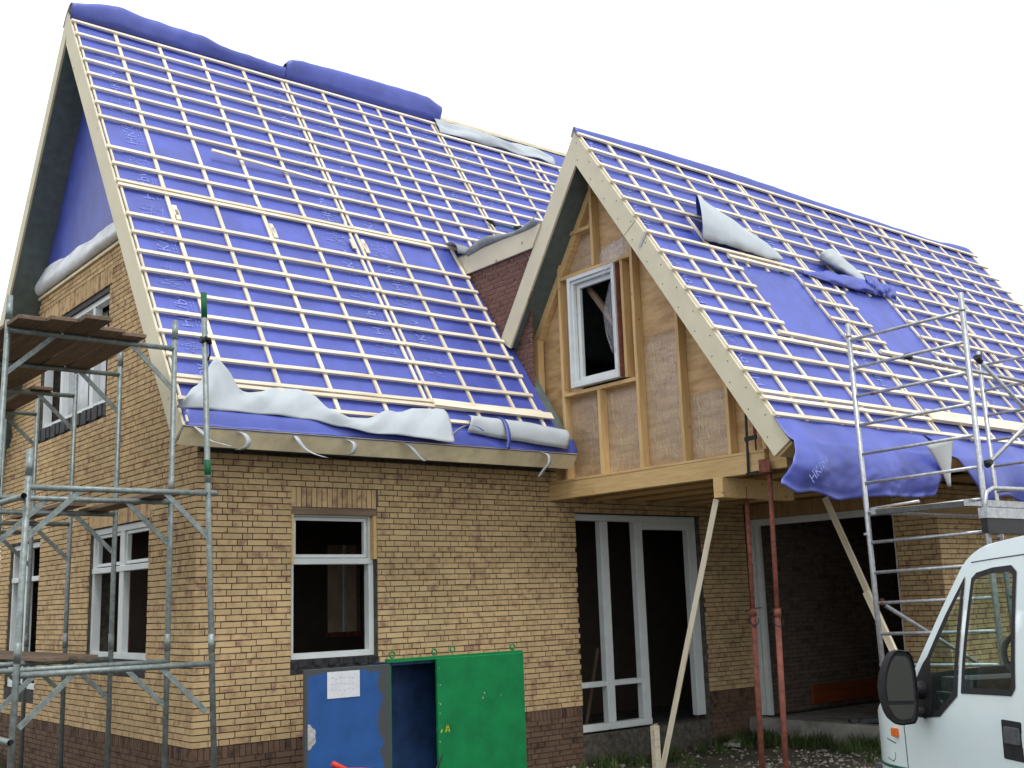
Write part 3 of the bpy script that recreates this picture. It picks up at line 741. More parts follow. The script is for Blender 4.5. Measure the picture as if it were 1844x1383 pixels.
for X0, off in ((.0,.0),(2.44,.3),(3.05,.15),(4.98,.2),(5.7,.5)):
    s = .33+off
    k = 0
    while s < 6.6:
        if not (X0 > 4.2 and s < 3.4) and not (X0 > 2.3 and X0 < 3.5 and s < .9):
            if k % 2 == 0:
                place_print(tm, MR, X0, s, mroof, mUP); place_print(me_l, MR, X0, s, mroof, mUP)
            else: place_print(me_s, MR, X0-.03, s, mroof, mUP)
        s += .60 if k % 2 == 0 else .45
        k += 1
# ---- cheek wall between the roofs, fascia, flat gutter with curled membrane
bm = NB(); prism(bm, [(.03,3.6),(.12,3.8),(1.17,5.45),(1.25,5.68),(-.20,5.68),(.03,5.3)], 4.472, 4.482)
prism(bm, [(.49,4.60),(1.25,5.70),(1.25,5.69),(-.28,5.69)], 4.357, 4.471)
cheek = obj('cheek_wall', bm, 'grey_mortar', house)
pris('cheek_fascia', [(1.30,5.692),(1.50,5.962),(-.42,5.962),(-.23,5.692)], 4.30, 4.335, 'verge_paint', house)
pris('valley_gutter', [(-.40,5.965),(1.42,5.965),(1.42,5.985),(-.40,5.985)], 4.30, XE, 'lead', house)
def gut(u, v):
    y = 1.12-1.47*u; a = v*2.6
    rr_ = .035+.015*math.sin(u*7)
    return (4.30-rr_*math.sin(a), y, 5.93+.06*u*u+.03*math.sin(u*5)+rr_*(1-math.cos(a))*1.4)
sheet('gutter_edge_membrane', gut, 24, 5, ('lead','lead'), house)
def curl(u, v):
    a = -.35+u*3.6
    return (4.16+.50*v, 1.40+.24*math.cos(a)*(1-.1*v), 5.99+.19*math.sin(a)*(1-.35*v))
sheet('gutter_curl', lambda u, v: curl(1-u, v), 16, 5, ('membrane_back','lead'), house)
def curl2(u, v):
    a = .3+u*1.7
    return (4.5+.30*v, .82+.11*math.cos(a), 5.98+.15*math.sin(a)*(1-.7*v))
sheet('gutter_curl', curl2, 8, 3, ('lead','dark_flashing'), house)
sheet('membrane_upstand', lambda u, v: (4.445, .62-.42*u, 4.58-.30*v-.45*u*(1-.5*v)), 6, 4, ('membrane','membrane'), house)

# ------------------------------------------------------------------ wing roof
wroof = obj('wing_roof', NB(), 'soffit', house)
bm = NB()
def wpt(s, h): return (wB[0]+s*wT[0]+h*wN[0], wB[1]+s*wT[1]+h*wN[1])
def wmir(p): return (2*YW-p[0], p[1])
sb = wL-1.58/wT[0]
prism(bm, [wpt(0,0), (YW, ZW), (YW, ZW-.355), wpt(0,-.2)], 4.356, XE)
prism(bm, [wmir(wpt(sb,0)), (YW+.001, ZW), (YW+.001, ZW-.355), wmir(wpt(sb,-.2))], 4.356, XE)
bm.to_mesh(wroof.data); bm.free()
gridroof('membrane', WR, 4.36, XE-.02, .05, wL-.05, 90, 60, wroof, .005)
sheet('membrane', lambda u, v: (4.36+(XE-4.38)*u, 2*YW-wpt(sb+(wL-sb)*v,.006)[0], wpt(sb+(wL-sb)*v,.006)[1]), 4, 2, ('membrane','membrane'), wroof)
REC = ((5.745, 6.91), (7.775, 8.895))
WC = [(4.825,.045),(5.425,.045),(5.715,.040),(6.07,.045),(6.70,.045),(6.945,.040),(7.30,.036),(7.375,.036),(7.745,.040),(8.0,.045),(8.61,.045),(8.925,.04),(9.24,.045),(9.86,.045),(10.46,.045),(10.68,.036),(10.75,.036),(11.32,.045),(11.88,.045),(12.46,.045),(13.03,.045),(13.52,.045)]
for X, wd in WC:
    segs = [(.285, 5.03)]
    if X in (5.715, 6.945, 7.745, 8.925): segs = [(1.6, 3.12)]
    elif any(a < X < b_ for a, b_ in REC): segs = [(.285, 1.64), (3.03, 5.03)]
    for a, b_ in segs:
        dx = random.uniform(-.006,.006)
        beam('counter_batten', WR(X+dx, a, .012), WR(X+dx+random.uniform(-.006,.006), b_, .012), wd, .022, wUP, 'pine', wroof)
beam('counter_batten', WR(4.372, .25, .008), WR(4.372, 5.03, .008), .022, .026, wUP, 'pine', wroof)
for s in (.31,.545,.637,.948,1.252,1.565,1.878,2.19,2.502,2.815,3.14,3.46,3.768,4.078,4.395,4.71,5.012):
    segs = [(4.31, XE+.02)]
    if 1.7 < s < 3.0: segs = [(4.31, 5.745), (6.91, 7.775), (8.895, XE+.02)]
    if s in (3.46,): segs = [(4.31, 5.30), (6.83, XE+.02)]
    for a, b_ in segs:
        cuts = [a]+[j for j in (7.34, 10.715) if a+.2 < j < b_-.2]+[b_]
        for p, q in zip(cuts, cuts[1:]):
            ds = random.uniform(-.005,.005)
            beam('tile_batten', WR(p, s+ds, .034), WR(q-.003, s+ds+random.uniform(-.004,.004), .034), .046, .026, wUP, 'pine', wroof, warp=.002 if q-p > 2 else 0)
beam('tile_batten', WR(7.34, .60, .061), WR(XE, .585, .061), .16, .022, wUP, 'pine', wroof)
for a, b_, s in ((5.64, 6.86, 3.03), (7.66, 9.04, 3.03), (5.48, 7.15, 1.685), (7.46, 9.09, 1.685)):
    beam('tile_batten', WR(a, s, .034), WR(b_, s-.01, .034), .05, .034, wUP, 'pine', wroof)
for X in (5.98, 6.35, 7.97, 8.5): beam('splice_block', WR(X, 2.94, .01), WR(X, 3.02, .01), .04, .02, wUP, 'pine', wroof)
for nm, m_ in (('front', lambda p: p), ('back', wmir)):
    e = -.0008 if nm == 'front' else .0008
    poly = [m_(wpt(0 if nm == 'front' else sb, .012)), (YW+e, ZW+.02), (YW+e, ZW-.41), m_(wpt(0 if nm == 'front' else sb, -.228))]
    pris('verge_board', poly, 4.325, 4.355, 'verge_paint', wroof)
rnd = random.Random(9)
bm = NB()
for k in range(26):
    s = .2+k*.19; h = -.05 if k % 2 else -.17
    p = WR(4.3245, s, h); tubebm(bm, [p, p-Vector((.003,0,0))], .007, 6)
obj('nail_heads', bm, 'dark_metal', wroof)
for s in (.68,):
    beam('board_joint', WR(4.324, 3.38, -.225), WR(4.324, 3.38, .01), .003, .002, (-1,0,0), 'dark_metal', wroof)
beam('metal_strap', WR(4.318, 3.08, -.14), WR(4.318, 3.14, .05), .035, .004, (-1,0,0), 'aluminium', wroof)
beam('eave_board', WR(4.356, -.014, -.2), WR(XE, -.014, -.2), .026, .2, wUP, 'gable_timber', wroof)
bbox('eave_soffit', 8.3, XE, -3.80, -3.05, 2.61, 2.64, 'ceiling_board', wroof)
def wcap(u, v):
    X = 4.31+(13.72-4.31)*u; zt = lerp([(4.31,7.02),(5.97,7.06),(7.43,7.07),(9.6,7.03),(12.5,7.0),(13.0,7.04),(13.45,7.05),(13.72,6.95)], X)+.008*nz(X*3,0,0)
    p0 = WR(X, wL-.055, .02); p2 = Vector((X, 2*YW-p0.y, p0.z)); c = Vector((X, YW-.03, p0.z+2*(zt-p0.z)))
    return p0*(1-v)**2+c*2*v*(1-v)+p2*v*v
sheet('ridge_membrane', wcap, 80, 8, ('membrane','membrane_back'), wroof)
# loose curled strips on the wing roof
def cone(A, B, e1, e2, a0, a1, rt, wob, mats, nu=40, nv=18, flip=False):
    def fn(u, v):
        r = lerp(rt, u); a = a0+(a1-a0)*v
        k = 1+wob*nz(u*5, math.cos(a)*1.3, math.sin(a)*1.3)+wob*.6*nz(u*11, v*5, 3)
        X = A[0]+(B[0]-A[0])*u+(e1[0]*math.cos(a)+e2[0]*math.sin(a))*r*k
        s_ = A[1]+(B[1]-A[1])*u+(e1[1]*math.cos(a)+e2[1]*math.sin(a))*r*k
        h = A[2]+(B[2]-A[2])*u+(e1[2]*math.cos(a)+e2[2]*math.sin(a))*r*k
        return WR(X, s_, max(.05, h))
    return sheet('membrane_flap', (lambda u, v: fn(u, 1-v)) if flip else fn, nu, nv, mats, wroof)
cone((5.44,3.60,.15), (6.86,3.27,.06), (.17,.38,.04), (-.10,-.02,.13), -1.15, 4.3, [(0,1),(.15,.86),(.3,.74),(.6,.54),(.8,.42),(.92,.22),(1,.06)], .11, ('membrane_back','membrane'), 60, 22, flip=True)
cone((7.95,3.56,.13), (8.75,3.06,.06), (.34,.16,.0), (-.14,-.05,.10), -1.1, 4.3, [(0,.85),(.5,.55),(1,.28)], .12, ('membrane_back','membrane'), 40, flip=True)
cone((7.12,3.08,.05), (8.55,3.10,.07), (.02,.13,.0), (0,0,.05), -.6, 3.6, [(0,.2),(.5,1),(1,1.1)], .3, ('membrane','membrane_back'), 40, flip=True)
cone((8.50,3.13,.08), (9.12,3.06,.07), (.05,.13,.02), (-.04,0,.07), -1.1, 4.3, [(0,.9),(.3,1.15),(.6,.85),(1,.9)], .6, ('membrane','membrane_back'), 40, flip=True)
# drooping eave membranes
def droop(u, v):
    X = 4.30+2.60*u
    zb = lerp([(0,2.30),(.06,2.22),(.14,2.25),(.28,2.18),(.5,2.23),(.8,2.25),(.92,2.27),(.97,2.42),(1,2.62)], u)
    if v < .3:
        s = .285-(.31)*v/.3
        return WR(X, s, .03+.03*math.sin(u*14)*(v/.3)+.02*nz(u*6, v*5, 0))
    t = (v-.3)/.7
    p = WR(X, -.03, .04); f = math.sin(u*13+1)*.05+.07*nz(u*5, t*2, 4)+.035*abs(nz(u*9+t*3, t*4-u*6, 11))+.02*nz(u*22, t*5, 2)
    return Vector((X-(.30*(1-u)**6)*t-.05*t*u, p.y-.03-.10*math.sin(math.pi*min(1,t*1.1))*.6-f*t, p.z+(zb-p.z)*t))
sheet('membrane_droop', lambda u, v: droop(1-u, v), 80, 30, ('membrane','membrane_back'), wroof)
def droop2(u, v):
    X = 6.98+3.2*u
    if v < .3:
        return WR(X+.2*v/.3*(1-u), .285-.31*v/.3, .03+.02*math.sin(u*16))
    t = (v-.3)/.7; p = WR(X, -.03, .04)
    return Vector((X+(1-u)**2*(.2+.55*t), p.y-.04-.06*math.sin(u*11)*t-.03*math.sin(3*t), p.z-.52*t*(1-.2*math.sin(u*6))))
sheet('membrane_droop', lambda u, v: droop2(1-u, v), 60, 24, ('membrane','membrane_back'), wroof)
sheet('membrane_corner', lambda u, v: ((1-v)*(6.40+.52*u)+v*(6.80+.03*u)+.05*math.sin(math.pi*v)*(1-u), -4.16-.03*math.sin(math.pi*u)+.03*v-.03*(1-v)*u, (1-v)*(2.79+.13*u)+v*2.37), 10, 10, ('membrane','membrane_back'), wroof)
for X0, off in ((4.5,.0),(7.05,.3),(9.5,.1)):
    s = .75+off; k = 0
    while s < 4.7:
        if not any(a < X0 < b_ for a, b_ in REC):
            place_print(tm if k % 2 == 0 else me_s, WR, X0 if X0 > 5 else 4.56, s, wroof, wUP)
        s += .62; k += 1
# droop print, on the hanging sheet
tm2 = text_mesh('HK/bv', .14); tm2.materials.clear(); tm2.materials.append(MATS['print'])
o = bpy.data.objects.new('print', tm2); col.objects.link(o)
W_, _l = axes((4.34,-4.185,2.30), (4.66,-4.185,2.56), (0,-1,.05)); attach(o, wroof, W_)

# ------------------------------------------------------------------ timber gable of the wing
gab = thing_parent = None
def wz_in(y): return ZW-abs(y-YW)*wT[1]/wT[0]-.36
bm = NB()
WH = (-1.40, -.555, 3.845, 5.245)
out_poly = [(.33,2.75),(.33,wz_in(.33)),(YW,wz_in(YW)),(-3.55,wz_in(-3.55)),(-3.55,2.75)]
loops = []
for x in (4.77,):
    ov = [bm.verts.new((x, a, b_)) for a, b_ in out_poly]; hv = [bm.verts.new((x, a, b_)) for a, b_ in ((WH[0],WH[2]),(WH[1],WH[2]),(WH[1],WH[3]),(WH[0],WH[3]))]
    es = [bm.edges.new((ov[i], ov[(i+1)%5])) for i in range(5)]+[bm.edges.new((hv[i], hv[(i+1)%4])) for i in range(4)]
    bmesh.ops.triangle_fill(bm, edges=es, use_beauty=True)
r = bmesh.ops.extrude_face_region(bm, geom=bm.faces[:])
bmesh.ops.translate(bm, verts=[v for v in r['geom'] if isinstance(v, bmesh.types.BMVert)], vec=(.02,0,0))
bmesh.ops.recalc_face_normals(bm, faces=bm.faces[:])
gab = obj('timber_gable', bm, 'plywood', house)
def stud(y, z0, z1, wd=.045, x0=4.648, x1=4.768):
    return bbox('stud', x0, x1, y-wd, y, z0, z1, 'gable_timber_up', gab, bev=.003)
stud(-.30, 2.746, 5.98); stud(-.945, 5.33, 6.42); stud(-1.43, 3.84, 5.272); stud(-1.60, 2.746, 5.55); stud(-2.262, 2.746, 4.80); stud(-2.91, 2.746, 3.86); stud(-.94, 2.746, 3.772); stud(.24, 2.95, 4.60, .12, 4.64, 4.74); stud(-3.37, 2.746, 3.15)
for z, a, b_, h in ((5.275,-1.60,-.346,.045),(3.773,-1.60,-.346,.045),(5.82,-.94,-.346,.045)):
    bbox('rail', 4.644, 4.766, a, b_, z, z+h, 'gable_timber', gab, bev=.003)
bbox('gable_beam', 4.633, 4.735, -3.40, .0, 2.513, 2.715, 'gable_timber', gab, bev=.004)
bbox('gable_plate', 4.630, 4.76, -3.40, .0, 2.717, 2.745, 'gable_timber', gab, bev=.003)
bbox('beam_end_block', 4.70, 4.80, -3.62, -3.403, 2.54, 2.80, 'gable_timber', gab)
bbox('prop_beam', 4.60, 5.80, -2.845, -2.715, 2.300, 2.511, 'gable_timber', gab, bev=.004)
for sgn in (1, -1):
    pts = [(YW+sgn*.02, wz_in(YW+.02)-.10), (YW+sgn*(1.36 if sgn > 0 else 2.40), wz_in(YW+(1.36 if sgn > 0 else 2.40))-.0)]
    a = Vector((4.72, YW+sgn*.03, wz_in(YW)+.02-.09)); b_ = Vector((4.72, YW+sgn*(1.30 if sgn > 0 else 2.38), wz_in(YW+(1.30 if sgn > 0 else 2.38))-.09))
    beam('rafter', a, b_, .09, .11, (0,0,1), 'gable_timber', gab, zc=True)
# white gable window, unglazed and dark inside
gw = frame_x('gable_window', -1.398, -.557, 3.847, 5.243, 4.575, .10, .045, gab, sashes=[(-1.35,-.605,3.895,5.195)])
wall('inner_sash', -1.32, -.64, 3.93, 5.16, 4.66, 4.70, [(-1.285,-.70,3.97,5.10)], 'x', 'white_frame', gw)
bbox('reveal', 4.60, 4.70, -1.412, -1.40, 3.85, 5.24, 'prop_red', gw)
beam('inside_brace', (4.83,-.72,5.12), (4.83,-1.55,4.05), .07, .05, (-1,0,0), 'plank', gw)
bbox('loft_floor', 4.80, 13.0, -3.3, .2, 2.80, 2.9, 'dark_inside', house)
pris('loft_partition', [(-3.0,2.9),(.9,2.9),(YW,6.4)], 6.6, 6.7, 'dark_inside', house)
# clear plastic film stapled over the plywood
def film(y0, y1, z0, z1, x=4.764):
    sheet('plastic_film', lambda u, v: (x-.006*abs(nz(u*5, v*7, y0)), y1+(y0-y1)*u, z0+(z1-z0)*v), 8, 12, ('plastic_film','plastic_film'), gab, .001)
film(-.93,-.35,2.76,3.76); film(-1.59,-.99,2.76,3.76); film(-.93,-.35,5.33,5.80); film(-2.25,-1.66,2.76,4.3); film(-2.9,-2.32,2.76,3.5); film(-1.58,-1.0,5.33,5.6)
sheet('plastic_film', lambda u, v: (4.56+.03*nz(u*3,v*4,0)-.03*v, -1.2-.42*u, 5.10+.22*u+.30*v-.12*u*v), 8, 8, ('plastic_film','plastic_film'), gab, .001)
sheet('plastic_film', lambda u, v: (4.57+.02*nz(u*3,v*4,2), -1.38+.12*u*math.sin(math.pi*v)+.06*u, 5.0-.86*v), 4, 12, ('plastic_film','plastic_film'), gab, .001)
# bar clamp on the beam
bc = thing('bar_clamp', 'black steel bar clamp with wooden grip hanging on the timber gable beam', 'clamp', (4.60, -3.21, 2.5))
beam('bar', (4.605,-3.195,2.50), (4.605,-3.215,3.14), .028, .010, (1,0,0), 'dark_metal', bc)
beam('jaw', (4.60,-3.18,2.49), (4.60,-3.33,2.50), .02, .03, (0,0,1), 'dark_metal', bc)
beam('sliding_arm', (4.598,-3.19,2.845), (4.598,-3.345,2.855), .02, .045, (0,0,1), 'dark_metal', bc)
tube('screw', [(4.598,-3.325,2.74),(4.598,-3.325,2.90)], .009, 'dark_metal', bc, 6)
tube('grip', [(4.598,-3.325,2.90),(4.598,-3.327,2.93),(4.598,-3.330,3.0),(4.598,-3.332,3.06)], [.012,.019,.021,.015], 'prop_red', bc, 8)

# ------------------------------------------------------------------ steel props and timber braces
def prop(x, y, ztop, split, label, tilt=(0,0)):
    t = thing('steel_prop', label, 'prop', (x, y, GZ), 0, 'red steel props under the overhang')
    b = Vector((x+tilt[0], y+tilt[1], GZ+.01)); tp = Vector((x, y, ztop-.008)); d = tp-b
    tube('outer_tube', [b, b+d*split], .03, 'prop_red', t, 12)
    tube('inner_tube', [b+d*(split-.03), tp], .024, 'prop_red', t, 12)
    bm = NB(); box(bm, x-.07, x+.07, y-.07, y+.07, ztop-.008, ztop-.001); obj('top_plate', bm, 'prop_red', t)
    bm = NB(); box(bm, x-.08, x-.074, y-.07, y+.07, ztop-.001, ztop+.13); obj('fork_plate', bm, 'prop_red', t)
    bm = NB(); box(bm, b.x-.08, b.x+.08, b.y-.08, b.y+.08, GZ-.01, GZ+.008); obj('base_plate', bm, 'prop_red', t)
    c = b+d*split
    tube('collar', [c-Vector((0,0,.05)), c+Vector((0,0,.03))], .038, 'prop_red', t, 12)
    tube('pin_handle', [c+Vector((-.085,.03,.0)), c+Vector((-.03,0,.03)), c+Vector((.08,-.05,.035))], .006, 'dark_metal', t, 6)
    ring = [c+Vector((.055*math.cos(a)-.0, .045*math.sin(a), -.085+.06*math.sin(a*1+.6))) for a in [i*.5 for i in range(13)]]
    tube('pin_loop', ring, .005, 'dark_metal', t, 6)
    bm = NB()
    for k in range(9):
        p = b+d*(split+.05+k*(1-split)*.095); tubebm(bm, [p+Vector((-.0245,-.006,0)), p+Vector((-.0255,-.006,0))], .007, 6)
        tubebm(bm, [p+Vector((.006,-.0245,0)), p+Vector((.006,-.0255,0))], .007, 6)
    obj('pin_holes', bm, 'dark_metal', t)
prop(5.056, -2.78, 2.298, .60, 'left-hand rusty red steel prop, holding up the short beam stub', (-.06, 0))
prop(4.70, -3.395, 2.511, .56, 'right-hand rusty red steel prop, under the outer end of the gable beam', (-.07, 0.02))
o = beam('timber_brace', (4.70,-2.66,2.295), (5.0,-1.33,GZ+.01), .058, .032, (-1,-.6,0), 'pine', None, zc=True)
tag(o, 'thin pale timber brace leaning from the beam stub down to the stake', 'brace')
br = thing('timber_brace', 'pale timber brace doubled with a second lath behind the scaffold tower', 'brace', (6.5,-4.06,GZ))
beam('lath', (6.5,-2.76,2.36), (6.5,-3.62,.32), .07, .028, (-1,0,0), 'pine', br)
beam('lath', (6.47,-3.22,1.27), (6.47,-4.06,GZ+.0), .08, .028, (-1,0,0), 'pine', br)
stk = thing('wooden_stake', 'short fresh wooden stake with splintered top in front of the porch door', 'stake', (5.45,-.80,GZ))
sx0, sy0 = 5.42, -.86
bbox('post', sx0-.05, sx0+.04, sy0-.03, sy0+.04, GZ-.1, -.215, 'pine', stk, bev=.004)
bm = NB(); rs = random.Random(4)
for k in range(9):
    x = sx0-.05+k*.0100; tubebm(bm, [(x, sy0+.0, -.225), (x+rs.uniform(-.01,.01), sy0, -.215+rs.uniform(.01,.03))], [.006,.002], 4)
for k in range(5): tubebm(bm, [(sx0-.05,sy0-.02,-.27-.02*k), (sx0-.10-rs.random()*.02,sy0-.04,-.25-.03*k+rs.uniform(-.02,.02))], [.007,.003], 4)
obj('splinters', bm, 'pine', stk)

# ------------------------------------------------------------------ steel frame scaffold at the gable
XA, XB = -2.085, -.60
LV = (.87, 2.275, 3.70)
scf = thing('frame_scaffold', 'galvanised steel frame scaffold standing along the left gable wall', 'scaffold', (XA, 0, GZ))
def kbar(p0, p1): beam('knee_brace', p0, p1, .042, .012, (0,-1,0), 'galvanised', scf, zc=True)
def fr(y, levels, topA, topB, tilt=0.0, foot=0.0):
    for x, tp in ((XA, topA), (XB, topB)):
        k = -.045 if x == XA else tilt
        def px_(z): return (x+(k*(2.6-z)/3.3 if x == XA else foot+k*(z+.7)/4.7), y, z)
        z = GZ
        tube('post', [px_(GZ), px_(tp)], .0245, 'galvanised', scf, 12)
        for lv in levels: 
            if lv+.25 < tp: tube('sleeve', [px_(lv+.09), px_(lv+.24)], .0275, 'galvanised', scf, 12)
    for lv in levels:
        tube('ledger', [(XA,y,lv), (XB+foot*.5,y,lv)], .024, 'galvanised', scf, 12)
        kbar((XB-.40,y-.0,lv-.01), (XB-.01,y,lv-.38)); kbar((XA+.40,y,lv-.01), (XA+.01,y,lv-.38))
fr(-1.68, LV[:2], 2.57, 4.02, -.20, .10); fr(-.82, LV, 4.0, 3.97); fr(.58, LV, 4.0, 4.0); fr(1.96, LV, 4.0, 3.95); fr(3.35, LV, 3.9, 3.9); fr(4.75, LV, 3.9, 3.9)
tube('side_rail', [(XA-.05,-1.75,2.20),(XA-.05,4.9,2.20)], .024, 'galvanised', scf, 12, cap=False)
tube('side_rail', [(XA-.06,-1.75,.40),(XA-.06,4.9,.40)], .024, 'galvanised', scf, 12, cap=False)
tube('colour_band', [(-.691,-1.68,3.80),(-.701,-1.68,4.022)], .026, 'green_tape', scf, 12)
tube('colour_band', [(-.633,-1.68,2.43),(-.639,-1.68,2.56)], .0280, 'green_tape', scf, 12)
bm = NB(); tubebm(bm, [(-.69,-1.70,3.62),(-.66,-1.73,3.60),(-.64,-1.70,3.57)], .016, 8); tubebm(bm, [(-.72,-1.68,3.60),(-.65,-1.68,3.60)], .032, 8); tubebm(bm, [(-.65,-1.70,3.58),(-.64,-1.70,3.48),(-.66,-1.70,3.42)], .008, 6)
obj('coupler', bm, 'dark_metal', scf)
pn = 0
def plank(x, y0, y1, z, label, wd=.225, rot=0.):
    o = beam('scaffold_plank', (x, y0, z), (x+rot, y1, z), wd, .036, (0,0,1), 'plank', None, bev=.004)
    tag(o, label, 'plank', 'planks on the frame scaffold'); return o
zt = LV[2]+.025
nm = ('outermost', 'second from outside', 'middle', 'fourth from outside', 'innermost')
for k, (x, y0) in enumerate(((-1.97,-1.16),(-1.74,-1.26),(-1.51,-1.44),(-1.28,-1.10),(-1.05,-1.0))):
    plank(x, y0, .95-.08*k, zt, f'brown {nm[k]} plank of the near end of the top scaffold platform', rot=.015*(k-2))
for k, x in enumerate((-1.95,-1.72,-1.49,-1.26)):
    plank(x+.02, .35-.05*k, 2.4, zt+.04*(k%2)+.037, f'brown {nm[k]} plank of the middle stretch of the top scaffold platform')
for k, x in enumerate((-1.95,-1.72,-1.49,-1.26,-.98)):
    plank(x, 1.75+.03*k, 4.9, zt+.076 if k < 4 else zt, f'brown {nm[k]} plank of the far end of the top scaffold platform')
plank(-.78, -1.25, .80, LV[1]+.025, 'lone plank near the wall on the middle scaffold level')
plank(-1.05, .45, 2.2, LV[1]+.062, 'plank lapped behind the lone plank on the middle scaffold level')
for k, x in enumerate((-1.3,-1.0)):
    plank(x, -.0+.1*k, 3.4, LV[0]+.025, ('plank of the lowest scaffold level, farther from the wall','plank of the lowest scaffold level, closer to the wall')[k])

# ------------------------------------------------------------------ aluminium tower
TX, TY = (4.95, 7.44), (-4.325, -5.55)
tw = thing('scaffold_tower', 'silver aluminium scaffold tower with ladder rungs in front of the wing', 'scaffold', (4.95, -4.9, GZ))
rz = [3.745-.2868*k for k in range(15)]
for X in TX:
    for Y, tp in zip(TY, (3.915, 3.95)):
        lean = .02 if Y == TY[0] else 0
        tube('post', [(X, Y-lean*2.2, GZ), (X, Y+.02, tp)], .0255, 'aluminium', tw, 14)
        for z in (3.79, 1.82, -.1):
            tube('spigot_collar', [(X, Y+.018, z-.012), (X, Y+.018, z+.012)], .0285, 'aluminium', tw, 14)
    for z in rz:
        if z > -.5: tube('rung', [(X, TY[0], z), (X, TY[1], z+.03)], .0165, 'aluminium', tw, 10)
def brace(p0, p1, r=.02):
    o = tube('diagonal_brace', [p0, p1], r, 'aluminium', tw, 10)
    for p in (p0, p1):
        p = Vector(p); bm = NB(); d = (Vector(p1)-Vector(p0)).normalized()
        tubebm(bm, [p-d*.03, p+d*.05], .028, 8); tubebm(bm, [p+Vector((0,-.03,.015)), p+Vector((0,.03,.015))], .024, 8); obj('hook', bm, 'dark_metal', o)
brace((5.0,-5.60,3.32), (7.4,-5.60,2.06)); brace((4.98,-5.60,2.36), (7.4,-5.60,3.62)); brace((5.0,-4.36,1.17), (7.4,-4.36,.2))
brace((5.0,-4.90,3.47), (7.4,-4.90,3.44))
deck = bbox('platform_deck', 4.88, 7.5, -5.36, -4.50, 2.03, 2.05, 'plywood', tw)
for y in (-5.42, -4.46):
    bbox('deck_beam', 4.86, 7.52, y-.025, y+.025, 2.0, 2.06, 'aluminium', deck)
for x in (4.90, 7.46): bbox('deck_end', x-.03, x+.03, -5.389, -4.491, 1.995, 2.045, 'van_grey', deck)
bbox('toe_channel', 4.68, 7.5, -5.70, -5.62, 1.87, 1.96, 'aluminium', tw); bbox('toe_panel', 4.69, 7.5, -5.69, -5.63, 1.74, 1.868, 'van_black', tw)
tube('guard_tube', [(4.72,-5.66,1.95),(4.83,-5.63,2.10),(4.95,-5.63,2.14),(7.4,-5.63,2.18)], .02, 'aluminium', tw, 10)
tube('hatch_tube', [(4.95,-4.38,2.06),(4.95,-4.9,2.09)], .013, 'aluminium', tw, 8)
for z in (3.17, 1.165): tube('red_band', [(4.95,-4.40-.1*(z>2),z+.002),(4.95,-4.44-.1*(z>2),z+.003)], .0172, 'prop_red', tw, 10)

# ------------------------------------------------------------------ green site box with blue door
cab = thing('site_box', 'green steel site box with its dark interior open beside the green door', 'site box', (2.4, -.7, GZ))
CZ = .735
bm = NB()
x0, x1, y0, y1 = 1.60, 3.30, -.985, -.60
box(bm, x0, x1, y1-.02, y1, GZ, CZ-.03); box(bm, x0, x0+.03, y0, y1-.021, GZ, CZ-.03); box(bm, x1-.03, x1, y0, y1-.021, GZ, CZ)
box(bm, x0+.031, x1-.031, y0, y1-.021, GZ, GZ+.06); box(bm, x0-.01, x1+.01, y0-.012, y0+.05, CZ+.001, CZ+.035); box(bm, x0+.25, x1, y0+.051, y1, CZ+.001, CZ+.012)
obj('box_shell', bm, 'green_paint', cab)
bm = NB(); box(bm, x0+.031, x0+.04, y0+.01, y1-.03, GZ+.07, CZ-.02); box(bm, x0+.045, x1-.04, y1-.035, y1-.025, GZ+.07, CZ-.02); box(bm, x0+.035, x1-.04, y0+.02, y1-.04, CZ-.03, CZ-.005); obj('box_lining', bm, 'interior_blue', cab)
for k, z in enumerate((.58, .28, -.02)):
    bbox('shelf', 2.40, x1-.05, y0+.12, y1-.04, z, z+.03 if k != 2 else z+.05, 'bare_metal' if k != 1 else 'van_grey', cab)
bbox('shelf_goods', 2.42, 3.0, y0+.15, y1-.06, .61, .70, 'concrete', cab)
dr = bbox('green_door', 2.15, 3.285, y0-.055, y0-.014, GZ+.06, CZ+.015, 'green_paint', cab, bev=.006)
dr['label'] = 'bright green steel door panel with yellow scrawl'
bm = strokes([[(0,0),(.02,.07)],[(.02,.07),(.045,.0)],[(.01,.03),(.035,.03)],[(-.06,.0),(-.045,.03)]], .016)
o = obj('yellow_scrawl', bm, 'yellow_mark', dr, Matrix.Translation((2.24,y0-.0565,.02)) @ Matrix.Rotation(math.pi/2, 4, 'X'))
bm = NB(); rs = random.Random(8)
for k in range(14):
    x, z, r = rs.uniform(2.18,3.25), rs.uniform(-.6,.7), rs.uniform(.003,.009)
    if k < 8: x = 2.153+rs.random()*.03
    bm.faces.new([bm.verts.new((x+r*math.cos(a)*rs.uniform(.6,1.2), y0-.0562, z+r*1.6*math.sin(a))) for a in [i*math.pi/4 for i in range(8)]])
obj('paint_chips', bm, 'bare_metal', dr)
for ex, ey in ((1.66,-.96),(2.17,-.96),(2.66,-.60),(3.2,-.96)):
    bm = NB(); ring = [(ex+.03*math.cos(a), ey, CZ+.075+.03*math.sin(a)) for a in [i*math.pi/6 for i in range(13)]]
    tubebm(bm, ring, .008, 6); obj('lifting_eye', bm, 'green_paint', cab)
bdoor = bbox('blue_door', 0, .945, -.02, .02, .0, 1.40, 'blue_door', cab, bev=.004, W=Matrix.Translation((.655,-1.0,GZ+.005)))
bdoor['label'] = 'open door with blue paint worn to dark grey at the rim'
bm = NB(); c0 = (.03, -.0215, .79); vs_ = [bm.verts.new(c0)]
for k in range(25):
    a = -math.pi/2+math.pi*k/24; r = .085+.006*math.sin(k*.9); vs_.append(bm.verts.new((c0[0]+r*math.cos(a), c0[1], c0[2]+1.3*r*math.sin(a))))
